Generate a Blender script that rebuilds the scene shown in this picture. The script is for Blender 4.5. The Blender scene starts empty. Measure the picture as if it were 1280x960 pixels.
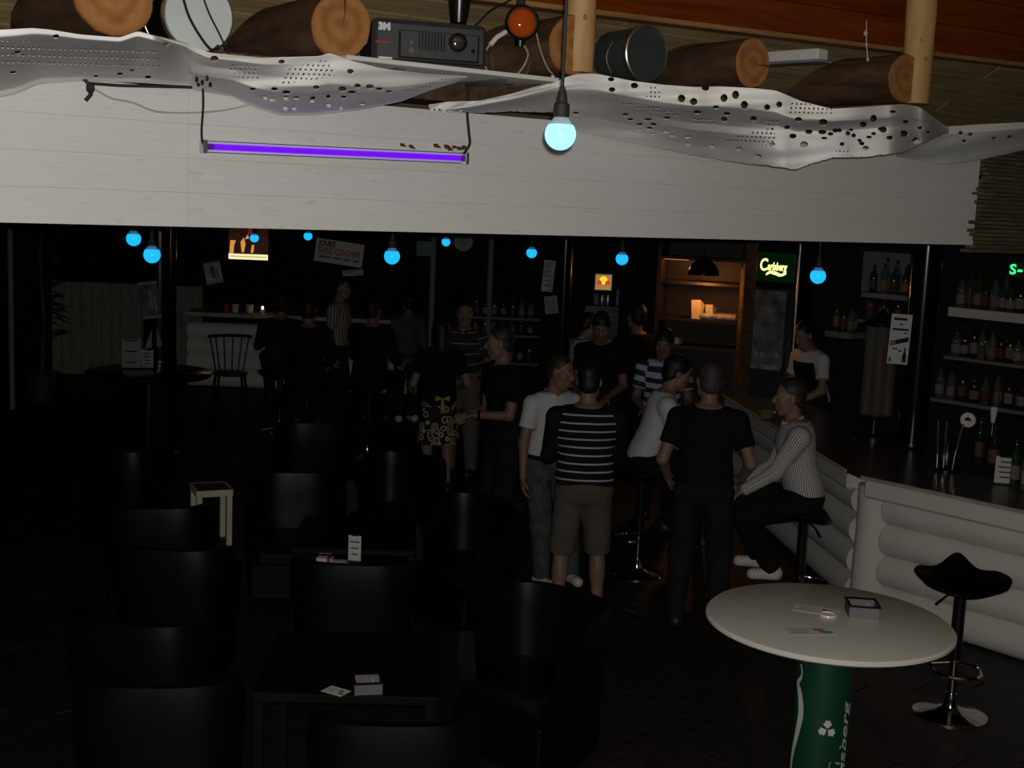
import bpy, math, random
import numpy as np
from mathutils import Vector, Matrix

# ------------------------------------------------------------------ camera, world, flash, exposure
SC = bpy.context.scene
COL = SC.collection
R = math.radians
FPX, CAMZ, TILT, ROLL = 1600.0, 2.8, R(8.18), R(2.4)
C0 = Vector((0, 0, CAMZ))
FW = Vector((0, math.cos(TILT), -math.sin(TILT)))
_r0 = Vector((1, 0, 0)); _u0 = Vector((0, math.sin(TILT), math.cos(TILT)))
RT = _r0 * math.cos(ROLL) + _u0 * math.sin(ROLL)
UP = _u0 * math.cos(ROLL) - _r0 * math.sin(ROLL)
cam_d = bpy.data.cameras.new('camera'); cam = bpy.data.objects.new('camera', cam_d); COL.objects.link(cam)
cam.matrix_world = Matrix.Translation(C0) @ Matrix((RT, UP, -FW)).transposed().to_4x4()
cam_d.sensor_width = 36.0; cam_d.lens = FPX / 1280.0 * 36.0; cam_d.clip_start = 0.05
SC.camera = cam
SC.view_settings.view_transform = 'Standard'
SC.view_settings.look = 'None'
SC.view_settings.gamma = 1.0
SC.view_settings.use_curve_mapping = False
SC.view_settings.exposure = 0.0
wd = bpy.data.worlds.new('world'); SC.world = wd; wd.use_nodes = True
wd.node_tree.nodes['Background'].inputs[0].default_value = (0.5, 0.55, 0.7, 1)
wd.node_tree.nodes['Background'].inputs[1].default_value = 0.0002
def point_light(name, loc, power, color, radius):
    l = bpy.data.lights.new(name, 'POINT'); l.energy = power; l.color = color; l.shadow_soft_size = radius
    o = bpy.data.objects.new(name, l); COL.objects.link(o); o.location = loc
    return o
# the photograph was taken with the camera's own flash, beside the lens
flash = point_light('camera_flash', (0.012, -0.02, CAMZ + 0.03), 350.0, (1.0, 0.975, 0.945), 0.010)

# ------------------------------------------------------------------ picture ray helpers (only to find real positions)
def ray(px, py): return FW + RT * ((px - 640) / FPX) + UP * ((480 - py) / FPX)
def atY(px, py, Y):
    d = ray(px, py); return C0 + d * (Y / d.y)
def onZ(px, py, z):
    d = ray(px, py); return C0 + d * ((z - CAMZ) / d.z)

# ------------------------------------------------------------------ mesh helpers
class MB:
    def __init__(s): s.v = []; s.f = []
    def add(s, vs, fs):
        n = len(s.v); s.v += [tuple(v) for v in vs]; s.f += [tuple(i + n for i in f) for f in fs]; return s
    def box(s, c, d, rot=None, bev=0.0):
        c = Vector(c); hx, hy, hz = d[0] / 2, d[1] / 2, d[2] / 2
        M = rot if rot is not None else Matrix.Identity(3)
        if bev <= 0:
            vs = [c + M @ Vector((x * hx, y * hy, z * hz)) for x in (-1, 1) for y in (-1, 1) for z in (-1, 1)]
            return s.add(vs, [(0, 1, 3, 2), (4, 6, 7, 5), (0, 4, 5, 1), (2, 3, 7, 6), (0, 2, 6, 4), (1, 5, 7, 3)])
        b = min(bev, hx * .95, hy * .95, hz * .95); vs = []; idx = {}
        for x in (-1, 1):
            for y in (-1, 1):
                for z in (-1, 1):
                    for k in range(3):
                        o = [hx, hy, hz]
                        for q in range(3):
                            if q != k: o[q] -= b
                        idx[(x, y, z, k)] = len(vs); vs.append(c + M @ Vector((x * o[0], y * o[1], z * o[2])))
        fs = []
        for k in range(3):
            a, e = [q for q in range(3) if q != k]
            for sg in (-1, 1):
                loop = []
                for (p, q) in ((-1, -1), (1, -1), (1, 1), (-1, 1)):
                    t = [0, 0, 0]; t[k] = sg; t[a] = p; t[e] = q; loop.append(idx[(*t, k)])
                flip = (sg == 1) == (k == 1)
                fs.append(tuple(loop[::-1]) if flip else tuple(loop))
            for p in (-1, 1):
                for q in (-1, 1):
                    t0 = [0, 0, 0]; t0[k] = -1; t0[a] = p; t0[e] = q; t1 = list(t0); t1[k] = 1
                    lp = (idx[(*t0, a)], idx[(*t1, a)], idx[(*t1, e)], idx[(*t0, e)])
                    fs.append(lp)
        for x in (-1, 1):
            for y in (-1, 1):
                for z in (-1, 1): fs.append(tuple(idx[(x, y, z, k)] for k in range(3)))
        return s.add(vs, fs)
    def lathe(s, prof, n=24, c=(0, 0, 0), axis=(0, 0, 1), sx=1.0, sy=1.0):
        c = Vector(c); q = Vector((0, 0, 1)).rotation_difference(Vector(axis).normalized()).to_matrix()
        vs = []; m = len(prof)
        for (r, z) in prof:
            for i in range(n):
                a = 2 * math.pi * i / n; vs.append(c + q @ Vector((r * sx * math.cos(a), r * sy * math.sin(a), z)))
        fs = []
        for j in range(m - 1):
            for i in range(n):
                k = (i + 1) % n; fs.append((j * n + i, j * n + k, (j + 1) * n + k, (j + 1) * n + i))
        if prof[0][0] > 1e-5: fs.append(tuple(range(n))[::-1])
        if prof[-1][0] > 1e-5: fs.append(tuple((m - 1) * n + i for i in range(n)))
        return s.add(vs, fs)
    def cyl(s, p0, p1, r0, r1=None, n=16):
        p0, p1 = Vector(p0), Vector(p1); r1 = r0 if r1 is None else r1
        return s.lathe([(r0, 0), (r1, (p1 - p0).length)], n, p0, p1 - p0)
    def tube(s, pts, r, n=8):
        pts = [Vector(p) for p in pts]; m = len(pts); vs = []; fs = []
        rr = r if isinstance(r, (list, tuple)) else [r] * m
        t0 = (pts[1] - pts[0]).normalized(); a = t0.orthogonal().normalized()
        for j in range(m):
            t = (pts[min(j + 1, m - 1)] - pts[max(j - 1, 0)]).normalized()
            a = (a - t * a.dot(t)).normalized(); b = t.cross(a)
            for i in range(n):
                w = 2 * math.pi * i / n; vs.append(pts[j] + (a * math.cos(w) + b * math.sin(w)) * rr[j])
        for j in range(m - 1):
            for i in range(n):
                k = (i + 1) % n; fs.append((j * n + i, j * n + k, (j + 1) * n + k, (j + 1) * n + i))
        fs.append(tuple(range(n))[::-1]); fs.append(tuple((m - 1) * n + i for i in range(n)))
        return s.add(vs, fs)
    def sphere(s, c, r, n=16, m=10, sc=(1, 1, 1)):
        prof = [(r * math.sin(math.pi * j / m) + (1e-6 if j in (0, m) else 0), -r * math.cos(math.pi * j / m)) for j in range(m + 1)]
        c = Vector(c); k = len(s.v); s.lathe(prof, n)
        for i in range(k, len(s.v)):
            v = s.v[i]; s.v[i] = (c.x + v[0] * sc[0], c.y + v[1] * sc[1], c.z + v[2] * sc[2])
        return s
    def quad(s, a, b, c, d): return s.add([a, b, c, d], [(0, 1, 2, 3)])
    def prism(s, poly, z0, z1):
        n = len(poly); vs = [(p[0], p[1], z0) for p in poly] + [(p[0], p[1], z1) for p in poly]
        return s.add(vs, [tuple(range(n))[::-1], tuple(range(n, 2 * n))] + [(i, (i + 1) % n, n + (i + 1) % n, n + i) for i in range(n)])
    def mesh(s, name, mat, smooth=True, angle=40):
        me = bpy.data.meshes.new(name); me.from_pydata(s.v, [], s.f)
        if mat: me.materials.append(mat)
        if smooth:
            me.polygons.foreach_set('use_smooth', [True] * len(me.polygons))
            me.set_sharp_from_angle(angle=R(angle))
        me.update(); return me
    def build(s, name, mat, parent=None, smooth=True, angle=40):
        return link(name, s.mesh(name, mat, smooth, angle), parent)
def link(name, me, parent=None):
    o = bpy.data.objects.new(name, me); COL.objects.link(o)
    if parent is not None: o.parent = parent
    return o
def tag(o, label=None, cat=None, group=None, kind=None):
    if label: o['label'] = label
    if cat: o['category'] = cat
    if group: o['group'] = group
    if kind: o['kind'] = kind
    return o
def thing(name, label, cat, loc=(0, 0, 0), rz=0.0, group=None):
    o = bpy.data.objects.new(name, None); COL.objects.link(o); o.location = loc; o.rotation_euler = (0, 0, rz)
    o.empty_display_size = .1
    return tag(o, label, cat, group)
def struct(o): o['kind'] = 'structure'; return o
def copy_tree(o, parent=None):
    c = o.copy(); COL.objects.link(c)
    if parent is not None: c.parent = parent
    for ch in list(o.children): copy_tree(ch, c)
    return c
def again(o, loc, rz=None, label=None, group=None):
    c = copy_tree(o); c.location = loc
    if rz is not None: c.rotation_euler = (0, 0, rz)
    if label: c['label'] = label
    if group: c['group'] = group
    return c
def text_mesh(s, size, depth=0.0, bold=0.0, shear=0.0, align='CENTER'):
    cu = bpy.data.curves.new('lettering', 'FONT'); cu.body = s; cu.size = size; cu.align_x = align; cu.align_y = 'CENTER'
    cu.extrude = depth; cu.offset = bold; cu.shear = shear; cu.resolution_u = 3
    o = bpy.data.objects.new('lettering', cu); COL.objects.link(o)
    dg = bpy.context.evaluated_depsgraph_get(); me = bpy.data.meshes.new_from_object(o.evaluated_get(dg))
    bpy.data.objects.remove(o); return me
# letters stand in the local XZ plane and read from -Y
def lettering(parent, s, x, z, size, mat, y=-0.002, bold=0.0, width=None, shear=0.0, roll=0.0, name='lettering'):
    me = text_mesh(s, size, 0.0006, bold, shear); me.materials.clear(); me.materials.append(mat)
    o = link(name, me, parent)
    k = 1.0
    if width:
        xs = [v.co.x for v in me.vertices]; k = width / max(1e-6, max(xs) - min(xs))
    o.scale = (k, 1, 1); o.rotation_euler = (R(90), roll, 0); o.location = (x, y, z)
    return o

# ------------------------------------------------------------------ materials
def nodes(name):
    m = bpy.data.materials.new(name); m.use_nodes = True
    return m, m.node_tree, m.node_tree.nodes['Principled BSDF']
def mat(name, col, rough=.6, metal=0.0, var=.12, scale=8.0, bump=0.0, stretch=(1, 1, 1), spec=.5, coat=0.0):
    m, t, b = nodes(name)
    b.inputs['Roughness'].default_value = rough; b.inputs['Metallic'].default_value = metal
    b.inputs['Specular IOR Level'].default_value = spec; b.inputs['Coat Weight'].default_value = coat
    tc = t.nodes.new('ShaderNodeTexCoord'); mp = t.nodes.new('ShaderNodeMapping'); mp.inputs['Scale'].default_value = stretch
    nz = t.nodes.new('ShaderNodeTexNoise'); nz.inputs['Scale'].default_value = scale; nz.inputs['Detail'].default_value = 4
    t.links.new(tc.outputs['Object'], mp.inputs[0]); t.links.new(mp.outputs[0], nz.inputs['Vector'])
    rp = t.nodes.new('ShaderNodeValToRGB'); e = rp.color_ramp.elements
    e[0].position = .3; e[1].position = .7
    e[0].color = (*[c * (1 - var) for c in col], 1); e[1].color = (*[min(1, c * (1 + var)) for c in col], 1)
    t.links.new(nz.outputs[0], rp.inputs[0]); t.links.new(rp.outputs[0], b.inputs['Base Color'])
    if bump:
        bp = t.nodes.new('ShaderNodeBump'); bp.inputs['Strength'].default_value = bump; bp.inputs['Distance'].default_value = .01
        t.links.new(nz.outputs[0], bp.inputs['Height']); t.links.new(bp.outputs[0], b.inputs['Normal'])
    return m
def emit(name, col, strength, rough=.3):
    m, t, b = nodes(name); b.inputs['Base Color'].default_value = (*[c * .3 for c in col], 1)
    b.inputs['Emission Color'].default_value = (*col, 1); b.inputs['Emission Strength'].default_value = strength
    b.inputs['Roughness'].default_value = rough; return m
def glass(name, col, rough=.05, alpha=.35):
    m, t, b = nodes(name); b.inputs['Base Color'].default_value = (*col, 1); b.inputs['Roughness'].default_value = rough
    b.inputs['Alpha'].default_value = alpha; return m
def math_node(t, op, a, b=None):
    n = t.nodes.new('ShaderNodeMath'); n.operation = op
    for i, x in enumerate((a, b)):
        if x is None: continue
        if isinstance(x, (int, float)): n.inputs[i].default_value = x
        else: t.links.new(x, n.inputs[i])
    return n.outputs[0]
def stripes(name, base, line, attr, period, width, lo=-9., hi=9., rough=.85, off=0.0):
    """fabric with woven stripes running along the garment (attribute written on the mesh)"""
    m, t, b = nodes(name); b.inputs['Roughness'].default_value = rough; b.inputs['Specular IOR Level'].default_value = .2
    a = t.nodes.new('ShaderNodeAttribute'); a.attribute_name = attr
    v = a.outputs['Fac']
    nz = t.nodes.new('ShaderNodeTexNoise'); nz.inputs['Scale'].default_value = 6
    tc = t.nodes.new('ShaderNodeTexCoord'); t.links.new(tc.outputs['Object'], nz.inputs['Vector'])
    w = math_node(t, 'ADD', v, math_node(t, 'MULTIPLY', nz.outputs[0], period * .15))
    fr = math_node(t, 'FRACT', math_node(t, 'ADD', math_node(t, 'DIVIDE', w, period), 100.0 + off))
    s = math_node(t, 'LESS_THAN', fr, width)
    s = math_node(t, 'MULTIPLY', s, math_node(t, 'GREATER_THAN', v, lo)); s = math_node(t, 'MULTIPLY', s, math_node(t, 'LESS_THAN', v, hi))
    mx = t.nodes.new('ShaderNodeMix'); mx.data_type = 'RGBA'; mx.inputs[6].default_value = (*base, 1); mx.inputs[7].default_value = (*line, 1)
    t.links.new(s, mx.inputs[0]); t.links.new(mx.outputs[2], b.inputs['Base Color']); return m
def wood(name, c0, c1, scale=3.0, stretch=(1, 1, 12), rough=.6, bump=.15, spec=.3):
    m, t, b = nodes(name); b.inputs['Roughness'].default_value = rough; b.inputs['Specular IOR Level'].default_value = spec
    tc = t.nodes.new('ShaderNodeTexCoord'); mp = t.nodes.new('ShaderNodeMapping'); mp.inputs['Scale'].default_value = stretch
    oi = t.nodes.new('ShaderNodeObjectInfo'); ad = t.nodes.new('ShaderNodeVectorMath'); ad.operation = 'ADD'
    mu = math_node(t, 'MULTIPLY', oi.outputs['Random'], 17.0)
    t.links.new(tc.outputs['Object'], ad.inputs[0]); t.links.new(mu, ad.inputs[1]); t.links.new(ad.outputs[0], mp.inputs[0])
    nz = t.nodes.new('ShaderNodeTexNoise'); nz.inputs['Scale'].default_value = scale; nz.inputs['Detail'].default_value = 6; nz.inputs['Distortion'].default_value = .6
    t.links.new(mp.outputs[0], nz.inputs['Vector'])
    rp = t.nodes.new('ShaderNodeValToRGB'); e = rp.color_ramp.elements; e[0].position = .32; e[1].position = .68
    e[0].color = (*c0, 1); e[1].color = (*c1, 1)
    t.links.new(nz.outputs[0], rp.inputs[0]); t.links.new(rp.outputs[0], b.inputs['Base Color'])
    bp = t.nodes.new('ShaderNodeBump'); bp.inputs['Strength'].default_value = bump; bp.inputs['Distance'].default_value = .004
    t.links.new(nz.outputs[0], bp.inputs['Height']); t.links.new(bp.outputs[0], b.inputs['Normal']); return m
def log_end(name, c0, c1):
    m, t, b = nodes(name); b.inputs['Roughness'].default_value = .75; b.inputs['Specular IOR Level'].default_value = .2
    tc = t.nodes.new('ShaderNodeTexCoord'); sp = t.nodes.new('ShaderNodeSeparateXYZ'); t.links.new(tc.outputs['Object'], sp.inputs[0])
    r = math_node(t, 'SQRT', math_node(t, 'ADD', math_node(t, 'POWER', sp.outputs[0], 2), math_node(t, 'POWER', sp.outputs[2], 2)))
    nz = t.nodes.new('ShaderNodeTexNoise'); nz.inputs['Scale'].default_value = 14; nz.inputs['Detail'].default_value = 5; t.links.new(tc.outputs['Object'], nz.inputs['Vector'])
    rr = math_node(t, 'ADD', math_node(t, 'MULTIPLY', r, 110.0), math_node(t, 'MULTIPLY', nz.outputs[0], 7.0))
    rings = math_node(t, 'MULTIPLY', math_node(t, 'ADD', math_node(t, 'SINE', rr), 1.0), .18)
    f = math_node(t, 'ADD', rings, math_node(t, 'MULTIPLY', nz.outputs[0], .75))
    rp = t.nodes.new('ShaderNodeValToRGB'); e = rp.color_ramp.elements; e[0].position = .2; e[1].position = .85; e[0].color = (*c0, 1); e[1].color = (*c1, 1)
    t.links.new(f, rp.inputs[0]); t.links.new(rp.outputs[0], b.inputs['Base Color']); return m
def painted(name, col, dirt, amount=.62):
    """white paint over boards: faint grain, a few scuffs and knots"""
    m, t, b = nodes(name); b.inputs['Roughness'].default_value = .55; b.inputs['Specular IOR Level'].default_value = .3
    tc = t.nodes.new('ShaderNodeTexCoord')
    def nz(sc, st, det=4):
        mp = t.nodes.new('ShaderNodeMapping'); mp.inputs['Scale'].default_value = st; t.links.new(tc.outputs['Object'], mp.inputs[0])
        n = t.nodes.new('ShaderNodeTexNoise'); n.inputs['Scale'].default_value = sc; n.inputs['Detail'].default_value = det
        t.links.new(mp.outputs[0], n.inputs['Vector']); return n.outputs[0]
    grain = nz(5, (1, 20, 26)); scuff = nz(7, (1.6, 5, 5), 6); knot = nz(16, (1.2, 1, 1), 2)
    rp = t.nodes.new('ShaderNodeValToRGB'); e = rp.color_ramp.elements; e[0].position = .3; e[1].position = .62
    e[0].color = (*[c * .93 for c in col], 1); e[1].color = (*col, 1); t.links.new(grain, rp.inputs[0])
    r2 = t.nodes.new('ShaderNodeValToRGB'); e = r2.color_ramp.elements; e[0].position = amount; e[1].position = amount + .12; e[0].color = (0, 0, 0, 1); e[1].color = (.5, .5, .5, 1); t.links.new(scuff, r2.inputs[0])
    r3 = t.nodes.new('ShaderNodeValToRGB'); e = r3.color_ramp.elements; e[0].position = .76; e[1].position = .79; e[0].color = (0, 0, 0, 1); e[1].color = (1, 1, 1, 1); t.links.new(knot, r3.inputs[0])
    m1 = t.nodes.new('ShaderNodeMix'); m1.data_type = 'RGBA'; t.links.new(r2.outputs[0], m1.inputs[0]); t.links.new(rp.outputs[0], m1.inputs[6]); m1.inputs[7].default_value = (*[c * .62 for c in col], 1)
    m2 = t.nodes.new('ShaderNodeMix'); m2.data_type = 'RGBA'; t.links.new(r3.outputs[0], m2.inputs[0]); t.links.new(m1.outputs[2], m2.inputs[6]); m2.inputs[7].default_value = (*dirt, 1)
    t.links.new(m2.outputs[2], b.inputs['Base Color'])
    bp = t.nodes.new('ShaderNodeBump'); bp.inputs['Strength'].default_value = .12; bp.inputs['Distance'].default_value = .003
    t.links.new(grain, bp.inputs['Height']); t.links.new(bp.outputs[0], b.inputs['Normal']); return m

M = {}
M['white_paint'] = painted('white_paint', (.74, .73, .69), (.12, .1, .09))
M['log_paint'] = painted('log_paint', (.80, .78, .71), (.2, .17, .13), .70)
M['edge_paint'] = mat('edge_paint', (.46, .43, .37), .5, var=.2, scale=6)
M['floor_wood'] = wood('floor_wood', (.012, .010, .008), (.034, .027, .021), 2.5, (14, 1, 1), .55, .2)
M['floor_dark'] = mat('floor_dark', (.01, .009, .008), .7)
M['deck_wood'] = wood('deck_wood', (.24, .165, .075), (.38, .275, .13), 2.5, (1, 14, 14), .65)
M['orange_wood'] = wood('orange_wood', (.14, .026, .003), (.25, .052, .005), 2.2, (1, 10, 10), .6, .15, .08)
M['ledge_wood'] = wood('ledge_wood', (.30, .15, .05), (.45, .25, .095), 3, (1, 12, 12), .5)
M['log_bark'] = wood('log_bark', (.055, .030, .016), (.15, .085, .045), 4, (4, 1, 4), .8)
M['log_face'] = log_end('log_face', (.27, .105, .028), (.47, .22, .075))
M['post_wood'] = wood('post_wood', (.52, .29, .105), (.70, .44, .20), 4, (4, 4, .8), .5)
M['crack'] = mat('crack', (.10, .035, .018), .9)
M['reed'] = wood('reed', (.06, .045, .022), (.19, .15, .085), 5, (1, 20, 20), .85)
M['red_edge'] = mat('red_edge', (.13, .055, .04), .8)
M['cloth'] = mat('cloth', (.86, .85, .81), .85, var=.05, scale=5, spec=.15)
M['black_wall'] = mat('black_wall', (.010, .010, .010), .9, var=.2)
M['panel'] = wood('panel', (.23, .215, .175), (.33, .31, .25), 3, (8, 8, 1), .8)
M['black_metal'] = mat('black_metal', (.007, .007, .007), .28, spec=.5)
M['black_gloss'] = mat('black_gloss', (.005, .005, .006), .17, spec=.5, bump=.05, scale=4)
M['rubber'] = mat('rubber', (.010, .010, .010), .7)
M['leather'] = mat('leather', (.0026, .0026, .0026), .44, spec=.30, bump=.15, scale=9)
M['chrome'] = mat('chrome', (.62, .62, .62), .12, 1.0, var=.03)
M['steel'] = mat('steel', (.55, .57, .57), .35, 1.0, var=.06)
M['tin'] = mat('tin', (.60, .66, .65), .5, .0, var=.08, scale=5)
M['tin_dark'] = mat('tin_dark', (.045, .056, .05), .3, .0, var=.08)
M['white'] = mat('white', (.72, .71, .68), .6, var=.04)
M['paper'] = mat('paper', (.62, .62, .58), .8, var=.05)
M['poster_grey'] = mat('poster_grey', (.34, .34, .33), .6, var=.5, scale=12)
M['poster_dark'] = mat('poster_dark', (.085, .08, .07), .6, var=.7, scale=10)
M['ink'] = mat('ink', (.02, .02, .02), .8)
M['orange_ink'] = mat('orange_ink', (.42, .13, .05), .8)
M['blue_ink'] = mat('blue_ink', (.04, .16, .2), .8)
M['red_ink'] = mat('red_ink', (.40, .04, .03), .7)
M['table_top'] = mat('table_top', (.66, .64, .58), .28, var=.03, scale=3, spec=.5)
M['table_rim'] = mat('table_rim', (.80, .76, .71), .25, var=.03, spec=.5)
M['green'] = mat('green', (.008, .058, .028), .38, var=.15, scale=3)
M['white_print'] = mat('white_print', (.66, .66, .62), .5, var=.08)
M['worktop'] = mat('worktop', (.060, .052, .042), .3, var=.35, scale=9)
M['beige_cord'] = mat('beige_cord', (.50, .42, .30), .6)
M['charcoal'] = mat('charcoal', (.040, .041, .046), .45, var=.1)
M['charcoal_light'] = mat('charcoal_light', (.10, .10, .11), .5)
M['mid_grey'] = mat('mid_grey', (.22, .22, .23), .6)
M['silver_print'] = mat('silver_print', (.75, .75, .75), .4)
M['lens'] = mat('lens', (.05, .045, .03), .16, spec=1.0, coat=1)
M['amber'] = glass('amber', (.75, .11, .004), .08, .62)
M['amber_mirror'] = mat('amber_mirror', (.9, .30, .04), .22, 1.0, var=.3, scale=40)
M['uv'] = emit('uv_tube', (.17, .005, .85), .92)
M['uv_end'] = emit('uv_end', (.10, .015, .35), .5)
M['bulb_near'] = emit('bulb_near', (.42, .97, 1.0), 1.6)
M['bulb'] = emit('bulb', (.012, .46, 1.0), 1.15)
M['clear'] = glass('clear_glass', (.7, .75, .8), .04, .30)
M['blue_glass'] = glass('blue_glass', (.02, .2, .45), .04, .3)
M['acrylic'] = glass('acrylic', (.35, .36, .36), .1, .16)
M['copper'] = mat('copper', (.50, .21, .07), .25, .75, var=.3)
M['skin'] = mat('skin', (.26, .155, .105), .55, var=.06, scale=12)
M['skin_red'] = mat('skin_red', (.27, .145, .095), .55, var=.06, scale=12)
M['skin_dark'] = mat('skin_dark', (.21, .125, .09), .55, var=.06, scale=12)
M['hair_black'] = mat('hair_black', (.008, .007, .006), .55, var=.3, scale=40, bump=.4)
M['hair_brown'] = mat('hair_brown', (.035, .022, .014), .55, var=.3, scale=40, bump=.4)
M['hair_grey'] = mat('hair_grey', (.06, .05, .042), .6, var=.4, scale=50, bump=.4)
M['eye'] = mat('eye', (.6, .58, .55), .2)
M['iris'] = mat('iris', (.02, .015, .01), .2)
M['lip'] = mat('lip', (.24, .095, .075), .5)
M['white_cloth'] = mat('white_cloth', (.66, .65, .63), .85, var=.06, scale=10, bump=.3, spec=.2)
M['pale_cloth'] = mat('pale_cloth', (.50, .54, .60), .85, var=.06, scale=10, bump=.3, spec=.2)
M['black_cloth'] = mat('black_cloth', (.010, .010, .011), .9, var=.2, scale=10, bump=.3, spec=.15)
M['dark_cloth'] = mat('dark_cloth', (.022, .021, .022), .9, var=.2, scale=10, bump=.3, spec=.15)
M['grey_cloth'] = mat('grey_cloth', (.085, .082, .078), .9, var=.15, scale=10, bump=.3, spec=.15)
M['khaki'] = mat('khaki', (.115, .105, .083), .9, var=.12, scale=9, bump=.5, spec=.15)
M['tan'] = mat('tan', (.14, .125, .10), .9, var=.12, scale=9, bump=.4, spec=.15)
M['jeans'] = mat('jeans', (.080, .087, .094), .9, var=.4, scale=14, bump=.3, spec=.15)
M['dark_jeans'] = mat('dark_jeans', (.016, .0165, .018), .9, var=.3, scale=14, bump=.3, spec=.15)
M['white_shoe'] = mat('white_shoe', (.70, .68, .62), .5, var=.1)
M['dark_shoe'] = mat('dark_shoe', (.015, .014, .013), .5)
M['sweater'] = stripes('sweater_stripes', (.010, .010, .011), (.50, .50, .50), 'sv', .0535, .20, .005, .515, off=.1)
M['wide_stripe'] = stripes('wide_stripes', (.035, .04, .055), (.52, .54, .66), 'sv', .098, .5)
M['pin_stripe'] = stripes('pin_stripes', (.72, .70, .66), (.13, .125, .13), 'su', .0175, .36)
M['fine_polo'] = stripes('fine_polo', (.035, .035, .038), (.26, .26, .25), 'sv', .105, .10)
M['pale_stripe'] = stripes('pale_stripes', (.11, .11, .10), (.40, .40, .37), 'su', .04, .5)
# ------------------------------------------------------------------ flower skirt fabric
def flower_fabric():
    m, t, b = nodes('flower_fabric'); b.inputs['Roughness'].default_value = .85
    tc = t.nodes.new('ShaderNodeTexCoord'); vo = t.nodes.new('ShaderNodeTexVoronoi'); vo.inputs['Scale'].default_value = 15
    t.links.new(tc.outputs['Object'], vo.inputs['Vector'])
    r = t.nodes.new('ShaderNodeValToRGB'); r.color_ramp.interpolation = 'CONSTANT'; e = r.color_ramp.elements
    e[0].position = 0; e[0].color = (.42, .33, .10, 1); e[1].position = .2; e[1].color = (.015, .013, .012, 1)
    x = e.new(.33); x.color = (.50, .45, .33, 1); x = e.new(.48); x.color = (.015, .013, .012, 1)
    t.links.new(vo.outputs['Distance'], r.inputs[0]); t.links.new(r.outputs[0], b.inputs['Base Color']); return m
M['flower'] = flower_fabric()

# ================================================================== STRUCTURE
YAW = R(35)
UF = Vector((math.cos(YAW), math.sin(YAW), 0)); NF = Vector((math.sin(YAW), -math.cos(YAW), 0)); P0 = Vector((-.626, 4.7, 0))
def fas(px, py, off=0.0):
    """point of a plane parallel to the white fascia, `off` metres in front of it, seen at px,py"""
    d = ray(px, py); p = P0 + NF * off; return C0 + d * ((p - C0).dot(NF) / d.dot(NF))
def floc(p):  # world -> fascia local (x along, y into the room, z)
    q = Vector(p) - P0; return Vector((q.dot(UF), -q.dot(NF), q.z))
RZ = Matrix.Rotation(YAW, 3, 'Z')
rnd = random.Random(7)
# bar lines
PA = Vector((2.47, 8.70, 0)); UA = Vector((.673, -.740, 0)); NA = Vector((.740, .673, 0))       # section A: front line, direction, inward normal
PW = Vector((5.13, 11.12, 0))                                                                     # back-bar wall line (parallel)
# floor: a dark base with planks lying on it
fl = struct(MB().box((0, 9, -.035), (16, 30, .04)).build('floor', M['floor_dark']))
ang = math.atan2(UA.y, UA.x); pl_me = MB().box((0, 0, 0), (2.38, .156, .016), bev=.003).mesh('plank', M['floor_wood'], False)
cand = []; Rf = Matrix.Rotation(ang, 3, 'Z')
for i in range(-70, 71):
    for j in range(-6, 7):
        p = Rf @ Vector((j * 2.4 + (i * 37 % 24) / 10.0, i * .16, 0)) + Vector((0, 9, 0))
        if abs(p.x) < 6.6 and 1.5 < p.y < 20.3: cand.append(p)
def inview(p):
    d = p - C0; z = d.dot(FW); return z > .5 and abs(d.dot(RT) / z) < .46 and -.36 < d.dot(UP) / z < .2
cand.sort(key=lambda p: (not inview(p), (p - C0).length))
rest = MB()
for n, p in enumerate(cand):
    if n < 290:
        o = link('plank', pl_me, fl); o.location = (p.x, p.y, -.008); o.rotation_euler = (0, 0, ang)
    else: rest.box((p.x, p.y, -.008), (2.38, .156, .016), Rf)
tag(rest.build('plank_field', M['floor_wood'], fl, False), kind='stuff')
# walls
struct(MB().box((-1, 20.6, 1.8), (14.2, .12, 3.7)).build('wall_back', M['black_wall']))
struct(MB().box((-6.9, 9, 1.8), (.12, 23.4, 3.7)).build('wall_left', M['black_wall']))
wr = MB(); a = PW + UA * -7.6; b = PW + UA * 3.0; mid = (a + b) / 2 + NA * .06
wr.box((mid.x, mid.y, 1.8), ((b - a).length, .12, 3.7), Rf)
struct(wr.build('wall_right', M['black_wall']))
# deck above the lower room = its ceiling, planked, planks parallel to the fascia
ce = struct(MB().box((P0.x + UF.x * 1.5 - NF.x * 9.2, P0.y + UF.y * 1.5 - NF.y * 9.2, 3.70), (17, 18, .05), RZ).build('ceiling', M['black_wall']))
# sloping planked soffit between the log joists
SLO = math.atan2(.39, .70); RS = RZ @ Matrix.Rotation(-SLO, 3, 'X')
dk_me = MB().box((0, 0, 0), (2.6, .112, .02), bev=.003).mesh('plank', M['deck_wood'], False)
for i in range(8):
    for j in range(-2, 3):
        q = .24 + (i + .5) * .101
        p = P0 + UF * (j * 2.61 + (i % 3) * .8 + .2) - NF * q
        o = link('plank', dk_me, ce); o.location = (p.x, p.y, 3.64 - (q - .24) * .39 / .70); o.rotation_euler = RS.to_euler()
# high roof over the viewer's gallery, carries the bulb cord
struct(MB().box((0, 2.0, 5.4), (12, 9, .08)).build('ceiling_roof', M['deck_wood']))
# fascia of white painted boards
fa = thing('trim_1', None, None, (P0.x, P0.y, 0), YAW); struct(fa)
zb = 2.664
for k in range(4):
    for (x0, x1) in ((-3.3, -.60), (-.5997, 3.70)):
        hh = .1145; mb = MB().box(((x0 + x1) / 2, .03, zb + hh * (k + .5)), (x1 - x0 - .0003, .06, hh - .0003), bev=.0006)
        mb.build('board', M['white_paint'], fa, False)
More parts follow.
